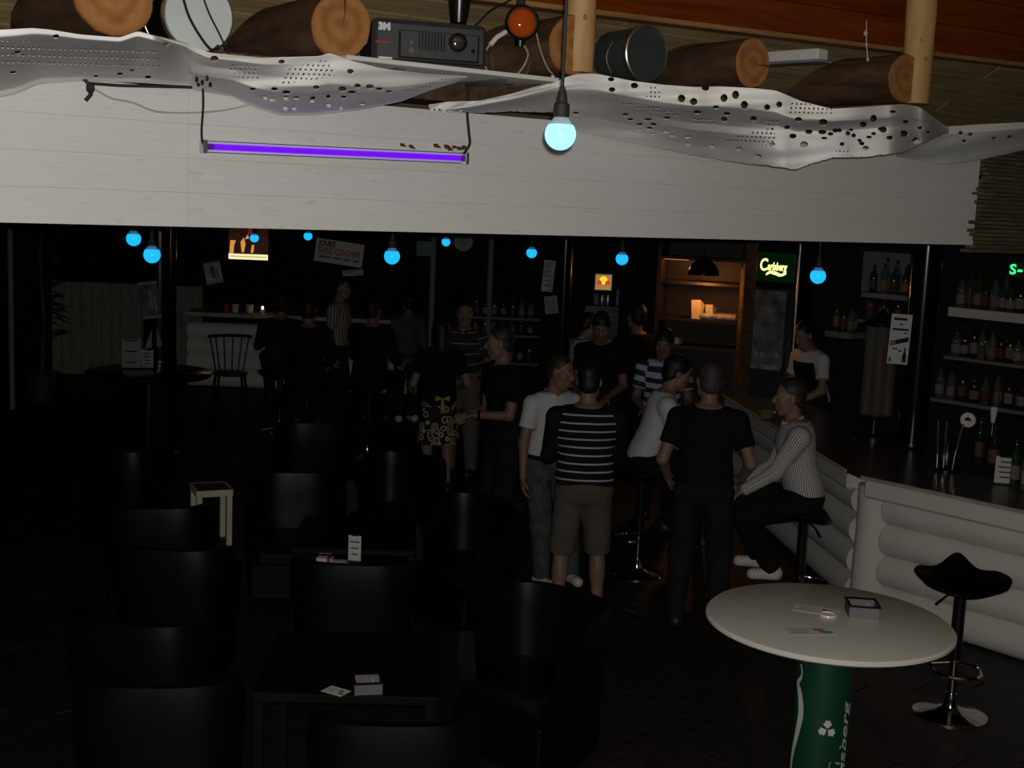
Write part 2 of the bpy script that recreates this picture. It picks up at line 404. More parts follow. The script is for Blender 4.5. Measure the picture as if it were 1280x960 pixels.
# unpainted reed slats carrying on past the ragged right end of the paint
rl = thing('trim_2', None, None, (P0.x, P0.y, 0), YAW); struct(rl)
for k in range(30):
    z = zb - .03 + k * .0215; x0 = 3.66 + rnd.uniform(0, .03) + .035 * math.sin(k * .8) + .06 * (k > 17) + .02 * (k > 10)
    MB().box(((x0 + 5.3) / 2, .028 + rnd.uniform(-.006, .006), z), (5.3 - x0, .062, .0195), bev=.004).build('slat', M['reed'], rl, False)
# upper plate under the logs
pl = struct(MB().box((.9, .20, 3.215), (8.6, .22, .10), bev=.003).build('trim_3', M['log_bark'], None, False)); pl.location = (P0.x, P0.y, 0); pl.rotation_euler = (0, 0, YAW)
# orange panel with a light ledge above the log ends
og = thing('trim_4', None, None, (P0.x, P0.y, -.062), YAW); og.rotation_euler = (0, -.02, YAW); struct(og)
MB().box((2.1, .19, 3.628), (6.4, .10, .022), bev=.003).build('ledge', M['ledge_wood'], og, False)
for k in range(4):
    MB().box((2.1, .20, 3.642 + .146 * (k + .5)), (6.4, .05, .144), bev=.004).build('board', M['orange_wood'], og, False)

# ------------------------------------------------------------------ log joists
def log(px, py, r, label, crack=0.0, L=.95, back=.0):
    c = fas(px, py, .05 - back); t = thing('log_joist', label, 'log', c, YAW, 'log joists over the fascia')
    rr = random.Random(int(px)); n = 28; prof = [r * (1 + .035 * math.sin(2 * 2 * math.pi * i / n + px) + .02 * rr.uniform(-1, 1)) for i in range(n)]
    vs = []; fs = []; m = 9
    for j in range(m):
        y = .004 + j * L / (m - 1)
        for i in range(n):
            w = 2 * math.pi * i / n; q = prof[i] * (1 + .015 * math.sin(j * 2 + i)); vs.append((q * math.cos(w), y, q * math.sin(w)))
    for j in range(m - 1):
        for i in range(n): k = (i + 1) % n; fs.append((j * n + i, j * n + k, (j + 1) * n + k, (j + 1) * n + i))
    MB().add(vs, fs).build('bark', M['log_bark'], t)
    fv = [(prof[i] * math.cos(2 * math.pi * i / n), .004, prof[i] * math.sin(2 * math.pi * i / n)) for i in range(n)]
    fv2 = [(v[0] * .97, -.004, v[2] * .97) for v in fv]; cen = [(0, -.005, 0)]
    f2 = [(i, (i + 1) % n, n + (i + 1) % n, n + i) for i in range(n)] + [(n + i, n + (i + 1) % n, 2 * n) for i in range(n)]
    MB().add(fv + fv2 + cen, f2).build('end_grain', M['log_face'], t)
    if crack is not None:
        d = Matrix.Rotation(crack, 3, 'Y'); pts = [(0, 0, 0), (.004, 0, r * .35), (-.004, 0, r * .7), (.002, 0, r * .95)]
        mb = MB()
        for w0, w1, (p, q) in ((.001, .002, (0, 1)), (.002, .004, (1, 2)), (.004, .006, (2, 3))):
            a, b = Vector(pts[p]), Vector(pts[q])
            mb.add([d @ (a + Vector((-w0, -.0065, 0))), d @ (a + Vector((w0, -.0065, 0))), d @ (b + Vector((w1, -.0065, 0))), d @ (b + Vector((-w1, -.0065, 0)))], [(0, 1, 2, 3)])
        mb.build('drying_crack', M['crack'], t, False)
log(141, -6, .128, 'thick log end above the fascia, leftmost, cut off by the top edge', None)
log(427, 32, .116, 'round orange log end just left of the projector', R(8))
log(716, 56, .115, 'log end half hidden behind the pale upright post', None)
log(941, 79, .103, 'reddish log end with a split on its right, right of the tin bucket', R(95))
log(1132, 98, .118, 'brown log end behind the rightmost upright post', None)
# upright posts
def upright(px, ptop, pbot, r, label, off=.16):
    b = fas(px, pbot, off); t = thing('log_post', label, 'post', b, 0)
    H = 4.3 - b.z; n = 20; m = 10; vs = []; fs = []
    for j in range(m):
        for i in range(n):
            w = 2 * math.pi * i / n; q = r * (1 + .03 * math.sin(3 * w + j) + .02 * math.sin(j * 1.7)); vs.append((q * math.cos(w), q * math.sin(w), H * j / (m - 1)))
    for j in range(m - 1):
        for i in range(n): k = (i + 1) % n; fs.append((j * n + i, j * n + k, (j + 1) * n + k, (j + 1) * n + i))
    fs.append(tuple(range(n))[::-1]); fs.append(tuple((m - 1) * n + i for i in range(n)))
    MB().add(vs, fs).build('trunk', M['post_wood'], t)
    kb = MB()
    for (w, z, s) in ((-1.9, .09, .006), (-1.3, .21, .008), (-1.7, .30, .005)):
        kb.sphere((r * math.cos(w) * .98, r * math.sin(w) * .98, z), s, 10, 6, (1, .5, 1.4))
    tag(kb.build('knot', M['ledge_wood'], t), kind='stuff')
    return t
upright(722, 0, 91, .062, 'pale peeled wooden post standing behind the hanging blue bulb', .02)
upright(1142, 0, 130, .073, 'brown wooden post at the right end of the white cloth', .02)
# white shelf board under the projector
sb = thing('shelf_board', 'thin white shelf board under the projector', 'shelf', (P0.x, P0.y, 0), YAW)
a = floc(fas(432, 75, .30)); b = floc(fas(697, 102, .30))
MB().box(((a.x + b.x) / 2, -.13, 3.245), (b.x - a.x, .36, .016), bev=.002).build('board', M['white'], sb, False)
for x in (a.x + .25, b.x - .2): MB().box((x, -.12, 3.228), (.03, .24, .02)).build('bracket', M['steel'], sb, False)

# ------------------------------------------------------------------ perforated white camouflage cloth, in three lengths
def interp(pl, x):
    if x <= pl[0][0]: return pl[0][1]
    for (x0, y0), (x1, y1) in zip(pl, pl[1:]):
        if x <= x1:
            w = (x - x0) / (x1 - x0); return y0 + (y1 - y0) * w
    return pl[-1][1]
def smooth_pl(pl, x): return (interp(pl, x - 4) + interp(pl, x) * 2 + interp(pl, x + 4)) / 4
def net(label, x0, x1, top, bot, offs, holes, dots, folds, seed, step=1.0, rag=0.0):
    """cloth slung from the log ends to the fascia: rows run from its front hem (higher) back and down to the wall"""
    nu = int((x1 - x0) / step) + 1; nv = int(max(interp(bot, x) - interp(top, x) for x in np.linspace(x0, x1, 60)) / step) + 1
    rr = random.Random(seed); jag = [rr.uniform(-1, 1) for _ in range(nu + 2)]
    P = np.zeros((nu, nv, 3)); Q = np.zeros((nu, nv, 2))
    for i in range(nu):
        x = x0 + (x1 - x0) * i / (nu - 1); yt = smooth_pl(top, x); yb = smooth_pl(bot, x) + rag * jag[i // 3]
        for j in range(nv):
            v = j / (nv - 1); Q[i, j] = (x, yt + (yb - yt) * v)
    # round the big holes by pulling grid points onto their rims
    for (hx, hy, ra, rb) in holes:
        d = np.sqrt(((Q[..., 0] - hx) / ra) ** 2 + ((Q[..., 1] - hy) / rb) ** 2); w = np.abs(d - 1) < .55 * step / min(ra, rb)
        k = np.where(w & (d > 1e-3), 1 / np.maximum(d, 1e-3), 1.0)
        Q[..., 0] = hx + (Q[..., 0] - hx) * k; Q[..., 1] = hy + (Q[..., 1] - hy) * k
    for i in range(nu):
        for j in range(nv):
            x, y = Q[i, j]; yt = smooth_pl(top, x); yb = smooth_pl(bot, x); v = min(1, max(0, (y - yt) / max(1, yb - yt)))
            off = offs_at(offs, x, v)
            for (ax, ay, ph, am) in folds: off += am * math.sin(ax * x + ay * y + ph) * math.sin(math.pi * min(1, v * 1.05)) ** .5
            p = fas(x, y, max(.012, off)); P[i, j] = p
    keep = np.ones((nu - 1, nv - 1), bool); cx = (Q[:-1, :-1] + Q[1:, :-1] + Q[1:, 1:] + Q[:-1, 1:]) / 4
    for (hx, hy, ra, rb) in holes: keep &= ((cx[..., 0] - hx) / ra) ** 2 + ((cx[..., 1] - hy) / rb) ** 2 > .96
    for (poly, px, py, sk, rad) in dots:
        (ax, ay), (bx, by), (cx_, cy_), (dx_, dy_) = poly
        inside = np.ones_like(keep)
        for (p, q) in zip(poly, poly[1:] + poly[:1]):
            inside &= (q[0] - p[0]) * (cx[..., 1] - p[1]) - (q[1] - p[1]) * (cx[..., 0] - p[0]) >= 0
        gx = (cx[..., 0] + sk * cx[..., 1]) % px - px / 2; gy = (cx[..., 1] - .03 * cx[..., 0]) % py - py / 2
        keep &= ~(inside & (gx ** 2 + gy ** 2 < rad * rad))
    c = P.reshape(-1, 3).mean(0); idx = np.arange(nu * nv).reshape(nu, nv)
    q = np.stack([idx[:-1, :-1], idx[1:, :-1], idx[1:, 1:], idx[:-1, 1:]], -1)[keep]
    me = bpy.data.meshes.new('perforated_cloth'); me.from_pydata((P.reshape(-1, 3) - c).tolist(), [], q.tolist())
    me.materials.append(M['cloth']); me.polygons.foreach_set('use_smooth', [True] * len(me.polygons)); me.update()
    o = link('perforated_cloth', me); o.location = c
    so = o.modifiers.new('thickness', 'SOLIDIFY'); so.thickness = .0012
    tag(o, label, 'cloth', 'perforated cloth slung along the fascia'); return o
def offs_at(offs, x, v):
    if not isinstance(offs[0][1], list): return interp(offs, v)
    if x <= offs[0][0]: return interp(offs[0][1], v)
    for (xa, pa), (xb, pb) in zip(offs, offs[1:]):
        if x <= xb:
            w = (x - xa) / (xb - xa); w = w * w * (3 - 2 * w); return interp(pa, v) * (1 - w) + interp(pb, v) * w
    return interp(offs[-1][1], v)
def rholes(x0, x1, y0, y1, n, ra, seed):
    r = random.Random(seed); return [(r.uniform(x0, x1), r.uniform(y0, y1), ra * r.uniform(.8, 1.15), ra * r.uniform(.45, .8)) for _ in range(n)]
net('grey perforated cloth at the far left of the fascia, with faint dot rows', -14, 242,
    [(-14, 38), (40, 35), (62, 37), (100, 43), (150, 47), (172, 39), (190, 44), (236, 60), (300, 76)],
    [(-14, 124), (20, 117), (50, 104), (100, 101), (170, 103), (236, 107), (262, 112), (300, 116)],
    [(-14, [(0, 1.12), (.10, 1.12), (.17, 1.04), (.90, .05), (1, .02)]), (190, [(0, 1.0), (.08, 1.0), (.15, .92), (.90, .05), (1, .02)]), (242, [(0, .45), (.9, .04), (1, .02)])],
    [(70, 45, 4, 2.2), (22, 65, 4, 2), (16, 90, 4, 1.6), (150, 92, 4, 1.8), (165, 88, 3, 1.6), (185, 96, 4, 2), (120, 95, 3, 1.5), (207, 55, 4, 2)],
    [([(0, 50), (205, 58), (200, 88), (0, 78)], 6.5, 9, .0, 1.0)], [(.05, .1, 0, .004), (.021, .2, 1, .004)], 3)
net('perforated cloth left of the projector, twisted with a deep sag', 176, 584,
    [(176, 40), (190, 44), (230, 53), (262, 66), (330, 72), (400, 70), (412, 66), (440, 76), (480, 86), (530, 92), (584, 96)],
    [(176, 46), (200, 60), (232, 92), (240, 112), (290, 120), (318, 134), (350, 144), (390, 144), (450, 137), (500, 127), (540, 112), (584, 99)],
    [(176, [(0, .60), (.1, .61), (.2, .55), (.9, .04), (1, .02)]), (300, [(0, .52), (.12, .53), (.35, .40), (.60, .36), (.97, .03), (1, .02)]), (400, [(0, .50), (.5, .46), (.62, .40), (.97, .03), (1, .02)]), (584, [(0, .40), (1, .32)])],
    [(268, 73, 5, 3), (352, 77, 4, 2.4), (438, 89, 4, 3), (428, 111, 5, 3), (447, 107, 4, 2.4), (462, 108, 5, 2.6), (474, 111, 4, 1.8), (486, 114, 4, 1.6), (440, 115, 5, 2),
     (395, 109, 4, 2.4), (358, 115, 5, 2), (343, 111, 4, 2), (316, 111, 4, 1.6), (246, 99, 2, 4), (253, 103, 2, 4), (259, 98, 2, 4), (263, 106, 2, 4), (248, 106, 2, 3), (236, 94, 4, 3), (370, 122, 4, 1.6), (390, 126, 4, 1.6), (340, 124, 4, 1.6)] + rholes(330, 460, 118, 136, 10, 3.2, 5),
    [([(360, 86), (410, 74), (420, 80), (412, 96), (356, 106)][0:1] + [(412, 72), (418, 96), (350, 106)], 6.6, 5.6, .5, 1.25), ([(285, 78), (320, 78), (324, 100), (292, 98)], 6, 5, .3, 1.0), ([(500, 112), (560, 96), (570, 99), (512, 118)], 5, 5, 0, .9)],
    [(.03, .15, 0, .009), (.06, -.1, 2, .006), (.015, .3, 1, .005)], 4)
net('long perforated cloth right of the hanging bulb, bright with round black holes', 560, 1186,
    [(560, 136), (600, 128), (640, 120), (690, 104), (706, 97), (722, 92), (745, 92), (790, 101), (830, 106), (870, 109), (900, 108), (940, 110), (970, 113), (1000, 126), (1040, 136), (1090, 133), (1130, 130), (1148, 133), (1186, 160)],
    [(560, 139), (600, 141), (640, 139), (690, 140), (720, 163), (760, 172), (800, 180), (860, 193), (920, 203), (970, 208), (994, 212), (1012, 205), (1040, 197), (1080, 196), (1130, 190), (1160, 176), (1186, 166)],
    [(560, [(0, .30), (.3, .30), (1, .02)]), (690, [(0, .46), (.18, .47), (.28, .44), (.95, .04), (1, .02)]), (780, [(0, .66), (.26, .66), (.34, .60), (.72, .14), (.82, .08), (1, .02)]), (880, [(0, .86), (.27, .86), (.33, .80), (.52, .52), (.62, .48), (.85, .20), (1, .08)]), (985, [(0, 1.00), (.28, 1.00), (.36, .92), (.46, .78), (.7, .77), (1, .74)]), (1060, [(0, 1.06), (.25, 1.06), (.35, .96), (.45, .86), (1, .86)]), (1110, [(0, 1.0), (.25, 1.0), (.45, .90), (1, .90)]), (1150, [(0, .80), (.3, .80), (.5, .72), (1, .64)]), (1186, [(0, .40), (1, .30)])],
    [(764, 99, 4, 2.6), (793, 107, 4.5, 3.5), (765, 112, 4, 3), (852, 123, 4.6, 4.8), (867, 127, 4.6, 4.4), (882, 110, 4.4, 3.4), (905, 122.5, 4.4, 5), (919.5, 118.5, 4.4, 5.2), (930.5, 131, 4.6, 5), (959, 134, 3.8, 3.8), (974, 130.5, 3.8, 3.8), (895, 133.5, 4, 2), (872, 140, 5, 2), (909, 142, 4, 2), (905, 149, 4, 3), (942, 148, 4, 3), (998, 149, 4.5, 2.6),
     (1029, 152.5, 5.4, 4), (984, 159, 4, 2.6), (1011, 164.5, 4.6, 3), (991, 170, 4.6, 3), (1005, 180.5, 5, 3.6), (1079, 155.5, 4.2, 3.8), (1092, 148, 4, 4.4), (1104, 162, 4.4, 4), (1130, 167, 4.6, 4), (1145, 176, 4.6, 4), (1112, 172, 4, 2.6), (1132, 152, 4, 2), (1116, 139.5, 4, 1.8), (1082, 185, 4, 2.6), (1028, 165, 5, 3), (1060, 166.5, 3, 3), (1044, 163, 3.5, 3), (1092, 167, 3, 2),
     (782, 143, 4, 1.7), (788, 149, 4, 1.4), (810, 149, 4.5, 1.7), (834, 147, 4, 1.7), (800, 155, 4, 1.4), (817, 155, 4, 1.5), (812, 160, 4, 1.5), (799, 162, 3, 1.2), (833, 164, 4, 1.6), (840, 169, 4, 1.4), (816, 167, 3, 1.2), (860, 171, 4, 1.5), (720, 141, 4, 1.5), (1150, 160, 3, 2), (1160, 165, 3, 1.6), (890, 182, 4, 2), (924, 186, 4, 2), (948, 195, 4, 2), (860, 180, 4, 2), (965, 180, 4, 1.8)] + rholes(1030, 1110, 160, 185, 10, 3.4, 9),
    [([(812, 106), (822, 108), (830, 124), (808, 122)], 5.2, 5.5, 0, 1.1), ([(988, 124), (1040, 136), (1040, 142), (986, 142)], 5.6, 5.4, .2, 1.25), ([(868, 146), (890, 146), (892, 154), (866, 154)], 5, 5, .3, 1.1), ([(905, 176), (930, 168), (970, 158), (968, 184)], 5.6, 5.4, .35, 1.3), ([(765, 126), (820, 132), (860, 146), (850, 148)], 4.6, 4, 0, .8), ([(956, 152), (972, 150), (974, 157), (956, 157)], 5, 5, .2, 1.1), ([(1045, 188), (1062, 185), (1064, 192), (1044, 193)], 5, 5, .2, 1.1)],
    [(.022, .20, 0, .007), (.05, -.12, 1, .005), (.012, .30, 2.2, .005)], 5, rag=.6)
net('grey end of the cloth drooping past the right post over the reed slats', 1120, 1300,
    [(1120, 190), (1150, 172), (1184, 158), (1230, 155), (1300, 152)], [(1120, 196), (1160, 202), (1185, 206), (1230, 199), (1300, 183)],
    [(0, .24), (.2, .25), (.95, .05), (1, .04)], rholes(1200, 1290, 158, 180, 5, 3, 12), [], [(.05, .2, 0, .012)], 6)
net('torn pale hem of cloth with nails hanging in front of the shelf', 536, 700,
    [(536, 131), (560, 127), (600, 126), (640, 117), (670, 108), (700, 100)], [(536, 137), (560, 140), (600, 134), (640, 127), (670, 119), (700, 110)],
    [(0, .17), (1, .16)], [], [], [(.2, .3, 0, .01)], 8, rag=3.0)

# ------------------------------------------------------------------ purple tube lamp with its cords
def at_f(px, py, off): return floc(fas(px, py, off))
tb = thing('tube_lamp', 'glowing purple ultraviolet tube lamp hanging before the white fascia', 'lamp', (P0.x, P0.y, 0), YAW)
a = at_f(256, 183, .05); b = at_f(583, 198, .05); d = (b - a).normalized()
MB().cyl(a + d * .03, b - d * .03, .0105, n=14).build('glowing_tube', M['uv'], tb)
MB().cyl(a + d * .012, a + d * .03, .0105, n=12).cyl(b - d * .03, b - d * .012, .0105, n=12).build('tube_cap', M['uv_end'], tb); tb.children[-1]['kind'] = 'stuff'
up = Vector((0, 0, 1))
MB().box((a + b) / 2 + Vector((0, .028, 0)), ((b - a).length, .012, .040), Matrix.Rotation(-math.asin(d.z), 3, 'Y')).build('back_plate', M['white'], tb, False)
for s in (-1, 1): MB().box((a + b) / 2 + Vector((0, .014, s * .0185)), ((b - a).length, .016, .003), Matrix.Rotation(-math.asin(d.z), 3, 'Y')).build('reflector_lip', M['steel'], tb, False)
for p in (a, b): MB().box(p + Vector((0, .01, 0)), (.016, .04, .044), bev=.003).build('end_socket', M['steel'], tb, False)
rr = random.Random(3); sc = MB()
for x in (501, 512, 543, 556, 560, 566, 572, 578, 580):
    p = at_f(x, 184 + (x - 500) * .05 + rr.uniform(-2, 2), .062); s = rr.uniform(.008, .016)
    sc.add([p, p + Vector((s * 2, -.004, rr.uniform(-.004, .006))), p + Vector((s, .004, s)), p + Vector((-s * .4, 0, s * .9))], [(0, 1, 2, 3)])
tag(sc.build('tape_scrap', M['crack'], tb, False), kind='stuff')
def cord(name, pts, r, m, label, cat='cord', n=6):
    c = Vector(pts[0]); o = MB().tube([Vector(p) - c for p in pts], r, n).build(name, m); o.location = c; return tag(o, label, cat)
def spline(pts, k=8):
    pts = [Vector(p) for p in pts]; out = []
    for i in range(len(pts) - 1):
        p0 = pts[max(i - 1, 0)]; p1 = pts[i]; p2 = pts[i + 1]; p3 = pts[min(i + 2, len(pts) - 1)]
        for j in range(k):
            t = j / k; out.append(.5 * ((2 * p1) + (p2 - p0) * t + (2 * p0 - 5 * p1 + 4 * p2 - p3) * t * t + (3 * p1 - p0 - 3 * p2 + p3) * t ** 3))
    return out + [pts[-1]]
cord('lamp_cord', spline([fas(253, 92, .06), fas(254, 130, .05), fas(252, 165, .05), fas(254, 180, .05), fas(258, 184, .05)]), .0045, M['rubber'], 'black cord holding the left end of the purple tube')
cord('lamp_cord', spline([fas(585, 110, .06), fas(584, 140, .05), fas(586, 165, .05), fas(587, 180, .05), fas(580, 192, .05)]), .0055, M['rubber'], 'black cord holding the right end of the purple tube')
cord('beige_cord', spline([fas(119, 112, .02), fas(140, 123, .02), fas(165, 128, .02), fas(190, 138, .02), fas(215, 141, .02), fas(258, 140, .02), fas(290, 136, .02), fas(330, 126, .03)]), .0032, M['beige_cord'], 'beige cord drooping across the white fascia at left')
cord('black_rod', [fas(108, 104, .03), fas(150, 107, .03), fas(240, 109, .03)], .005, M['rubber'], 'thin black rod along the lower hem of the left cloth', 'rod')
k = fas(113, 110, .03); o = MB().sphere((0, 0, 0), .018, 10, 8, (.8, .6, 1)).tube([(0, 0, 0), (-.01, -.01, .02), (-.03, -.01, .035)], .006).tube([(0, 0, 0), (.005, -.01, -.02), (-.012, -.01, -.04)], .007).build('tape_knot', M['rubber']); o.location = k
tag(o, 'black tape knot at the end of the thin rod on the fascia', 'knot')

# ------------------------------------------------------------------ tin buckets lying on the plate
def bucket(px, py, r, L, body, lid, label, open_=False, handle=True):
    c = fas(px, py, .10); t = thing('tin_bucket', label, 'bucket', c, YAW)
    pr = []
    for k in range(9):
        z = L * k / 8; pr += [(r * (.95 - .06 * k / 8), z), (r * (.965 - .06 * k / 8), z + L * .03), (r * (.95 - .06 * k / 8), z + L * .06)]
    if open_:
        MB().lathe([(r * .80, L), (r * .94, .0), (r, -.004), (r * 1.0, .006), (r * .95, .012)] + pr[2:] + [(.01, L + .01)], 36, (0, 0, 0), (0, 1, 0)).build('shell', body, t)
    else:
        MB().lathe(pr + [(.005, L + .03)], 36, (0, 0, 0), (0, 1, 0)).build('shell', body, t)
        MB().lathe([(.001, -.006), (r * .90, -.006), (r * .915, -.002), (r * .93, -.010), (r * .945, -.012)], 40, (0, 0, 0), (0, 1, 0)).build('lid', lid, t)
        MB().lathe([(r * .935, -.010), (r * .955, -.016), (r * .99, -.013), (r, -.004), (r, .016), (r * .95, .02)], 40, (0, 0, 0), (0, 1, 0)).build('lid_rim', M['steel'], t)
    if handle:
        pts = [Vector((-r * .96, .05, .0)) + Vector((-.012 - .03 * math.sin(math.pi * i / 10), .01 + .0 * i, r * .35 - r * 1.1 * i / 10)) for i in range(11)]
        MB().tube(pts, .003).build('handle', M['steel'], t)
    return t
bucket(247, 20, .118, .24, M['black_metal'], M['tin'], 'large tin bucket with pale lid facing out, left, two black cables across it')
bucket(806, 67, .113, .20, M['tin_dark'], M['tin_dark'], 'dark tin bucket with shiny rim, right of the pale post')
bucket(637, 75, .095, .22, M['log_bark'], M['tin'], 'open dark brown bucket lying right of the projector', True, False)
cord('black_cable', spline([fas(228, -6, .14), fas(236, 20, .14), fas(250, 45, .14), fas(264, 62, .13), fas(273, 57, .12)]), .005, M['rubber'], 'thicker black cable crossing the tin bucket lid')
cord('black_cable', spline([fas(253, -6, .14), fas(262, 18, .14), fas(274, 42, .14), fas(287, 70, .13)]), .0035, M['rubber'], 'thinner black cable right of another on the tin bucket lid')

# ------------------------------------------------------------------ projector
pc = fas(537, 91, .12); pj = thing('projector', 'dark grey projector on the white shelf above the purple lamp', 'projector', (pc.x, pc.y, 3.254), R(17))
hw, hh = .213, .158
def pbox(n, c, d, m, b=.0, par=None): return MB().box(c, d, bev=b).build(n, m, par or pj, False)
pbox('housing', (0, .13, hh / 2 + .012), (2 * hw, .27, hh), M['charcoal'], .018)
pbox('front_panel', (.03, -.008, hh * .52), (.30, .012, .10), M['charcoal'], .004)
fr = MB()
for (c, d) in (((.03, -.013, .036), (.29, .01, .006)), ((-.115, -.013, .08), (.006, .01, .09)), ((.175, -.013, .08), (.006, .01, .09)), ((.03, -.012, .026), (.32, .01, .005))): fr.box(c, d)
fr.build('panel_groove', M['black_metal'], pj, False)
for i in range(9): pbox('vent_slat', (-.045 + i * .0115, -.0165, .095), (.004, .006, .06), M['black_metal'])
MB().lathe([(.034, 0), (.034, -.02), (.028, -.024), (.026, -.012)], 28, (.095, -.012, .1), (0, 1, 0)).build('lens_ring', M['black_metal'], pj)
MB().sphere((.095, -.02, .1), .026, 18, 10, (1, .45, 1)).build('lens', M['lens'], pj)
MB().cyl((-.075, -.014, .06), (-.075, -.021, .06), .011, n=14).build('knob', M['charcoal_light'], pj)
MB().cyl((-.075, -.014, .09), (-.075, -.021, .09), .008, n=14).build('knob', M['charcoal_light'], pj)
MB().cyl((.155, -.014, .075), (.155, -.02, .075), .008, n=12).build('sensor', M['black_metal'], pj)
for x in (-.17, .17): MB().cyl((x, .03, 0), (x, .03, .014), .014, n=12).build('foot', M['rubber'], pj)
lettering(pj, '3M', -.172, .138, .034, M['silver_print'], -.0085, .0022)
pbox('name_strip', (-.175, -.0055, .085), (.055, .004, .006), M['red_ink']); pbox('port_label', (-.165, -.0055, .03), (.05, .004, .007), M['silver_print'])
# small black spot on top of it
s0 = thing('spotlight', 'small black cone spotlight standing on the projector', 'spotlight', (0, 0, 0), R(20)); q = fas(572, 40, .10); s0.location = (q.x, q.y + .06, 3.426)
MB().lathe([(.012, 0), (.016, .012), (.030, .016), (.036, .05), (.043, .10), (.040, .10), (.034, .06)], 26).build('cone_housing', M['black_metal'], s0)
MB().box((0, 0, .004), (.06, .05, .008), bev=.003).build('stand_foot', M['black_metal'], s0, False)
cord('spot_cable', spline([fas(580, 42, .08), fas(596, 30, .08), fas(612, 14, .08), fas(632, 3, .06), fas(650, -6, .04)]), .0035, M['rubber'], 'black cable running up from the small cone spotlight')
# amber lamp
q = fas(653, 28, .12); am = thing('amber_lamp', 'round amber signal lamp in a black housing above the shelf', 'lamp', q, R(8))
MB().lathe([(.02, .10), (.05, .085), (.063, .03), (.066, 0), (.060, -.008), (.055, 0), (.05, .02)], 30, (0, 0, 0), (0, 1, 0)).build('housing', M['black_metal'], am)
MB().sphere((0, .012, 0), .056, 26, 14, (1, .55, 1)).build('amber_lens', M['amber'], am); MB().lathe([(.012, .075), (.034, .062), (.048, .035), (.0535, .012)], 26, (0, 0, 0), (0, 1, 0)).build('reflector', M['amber_mirror'], am); MB().sphere((0, .035, 0), .016, 14, 10).build('lamp_bulb', M['clear'], am)
MB().cyl((0, .04, -.06), (0, .04, -.085), .024, .02, 14).build('neck', M['black_metal'], am)
MB().box((0, .07, .10), (.03, .05, .13), bev=.004).build('mount_bracket', M['black_metal'], am, False)
MB().lathe([(.0572, .006), (.0572, -.004), (.054, -.004), (.054, .006)], 30, (0, 0, 0), (0, 1, 0)).build('bezel', M['rubber'], am)
cord('white_wire', spline([fas(655, 57, .11), fas(660, 68, .10), fas(655, 82, .08), fas(646, 94, .08)]), .003, M['beige_cord'], 'pale wire looping below the amber lamp')
cord('white_wire', spline([fas(670, 40, .11), fas(676, 64, .10), fas(684, 84, .10), fas(691, 93, .10)]), .0025, M['beige_cord'], 'pale wire hanging right of the amber lamp to a plug')
o = MB().cyl((0, 0, 0), (0, 0, .03), .006, .008, 10).build('plug', M['white']); q = fas(691, 96, .10); o.location = (q.x, q.y, 3.254); tag(o, 'small white plug standing at the right end of the shelf', 'plug')
q = fas(621, 48, .10); o = MB().tube([(.04, 0, .028), (0, 0, .004), (-.028, 0, -.026)], .0095, 10).build('cable_sleeve', M['white']); o.location = q; o.rotation_euler = (0, 0, YAW)
tag(o, 'white cable sleeve bent beside the amber lamp', 'cable')
cord('white_wire', spline([fas(613, 55, .10), fas(606, 66, .09), fas(605, 80, .09), fas(612, 92, .08)]), .003, M['beige_cord'], 'pale wire running down left from the white sleeve')
# ballast box on the right-hand log
q = fas(1015, 69, -.02); bx = thing('ballast_box', 'long white electrical box mounted beside the split log end', 'box', q, YAW + R(8))
MB().box((0, .09, 0), (.080, .30, .05), bev=.004).build('cover', M['white'], bx, False)
MB().box((0, .09, -.031), (.10, .34, .012), bev=.003).build('base_rail', M['mid_grey'], bx, False)


q = fas(1082, 42, .03); hc = thing('hanging_crystals', 'string of tiny glass drops hanging left of the right post', 'ornament', q, 0)
MB().tube([(0, 0, .06), (.006, 0, -.03), (.02, 0, -.125)], .0012, 5).build('string', M['steel'], hc)
for (x, z, s) in ((0, .0, .012), (.008, -.05, .008), (.02, -.12, .009)): MB().lathe([(.001, -s), (s, 0), (.001, s * 1.5)], 8, (x, 0, z)).build('drop', M['tin'], hc, False)

# ------------------------------------------------------------------ blue bulbs
def bulb(px, py, Y, r, label, near=False, ztop=None):
    c = atY(px, py, Y); ztop = ztop or 3.64; t = thing('blue_bulb', label, 'bulb', c, 0, 'hanging blue bulbs')
    prof = [(.001, -r)] + [(r * math.sin(w), -r * math.cos(w)) for w in [math.pi * k / 14 for k in range(1, 11)]]
    MB().lathe(prof, 24).build('glowing_globe', M['bulb_near' if near else 'bulb'], t)
    a = math.pi * 10 / 14
    MB().lathe([(r * math.sin(a), -r * math.cos(a)), (r * .55, r * .95), (r * .42, r * 1.12)], 24).build('clear_neck', M['clear'], t)
    if near: MB().lathe([(.001, -r * 1.05)] + [(r * 1.05 * math.sin(w), -r * 1.05 * math.cos(w)) for w in [math.pi * k / 14 for k in range(1, 11)]], 24).build('glass_envelope', M['blue_glass'], t)
    MB().lathe([(r * .46, r * 1.08), (r * .52, r * 1.2), (r * .50, r * 1.9), (r * .36, r * 2.0), (r * .30, r * 2.5), (r * .14, r * 3.0)], 18).build('socket', M['rubber'], t)
    MB().tube([(0, 0, r * 2.9), (0, 0, (ztop - c.z) * .5), (0, 0, ztop - c.z)], .004 if near else .006, 6).build('cord', M['rubber'], t)
    return t
bulb(700.5, 168, 3.2, .0385, 'large glowing blue bulb hanging in front of the pale post', True, 5.36)
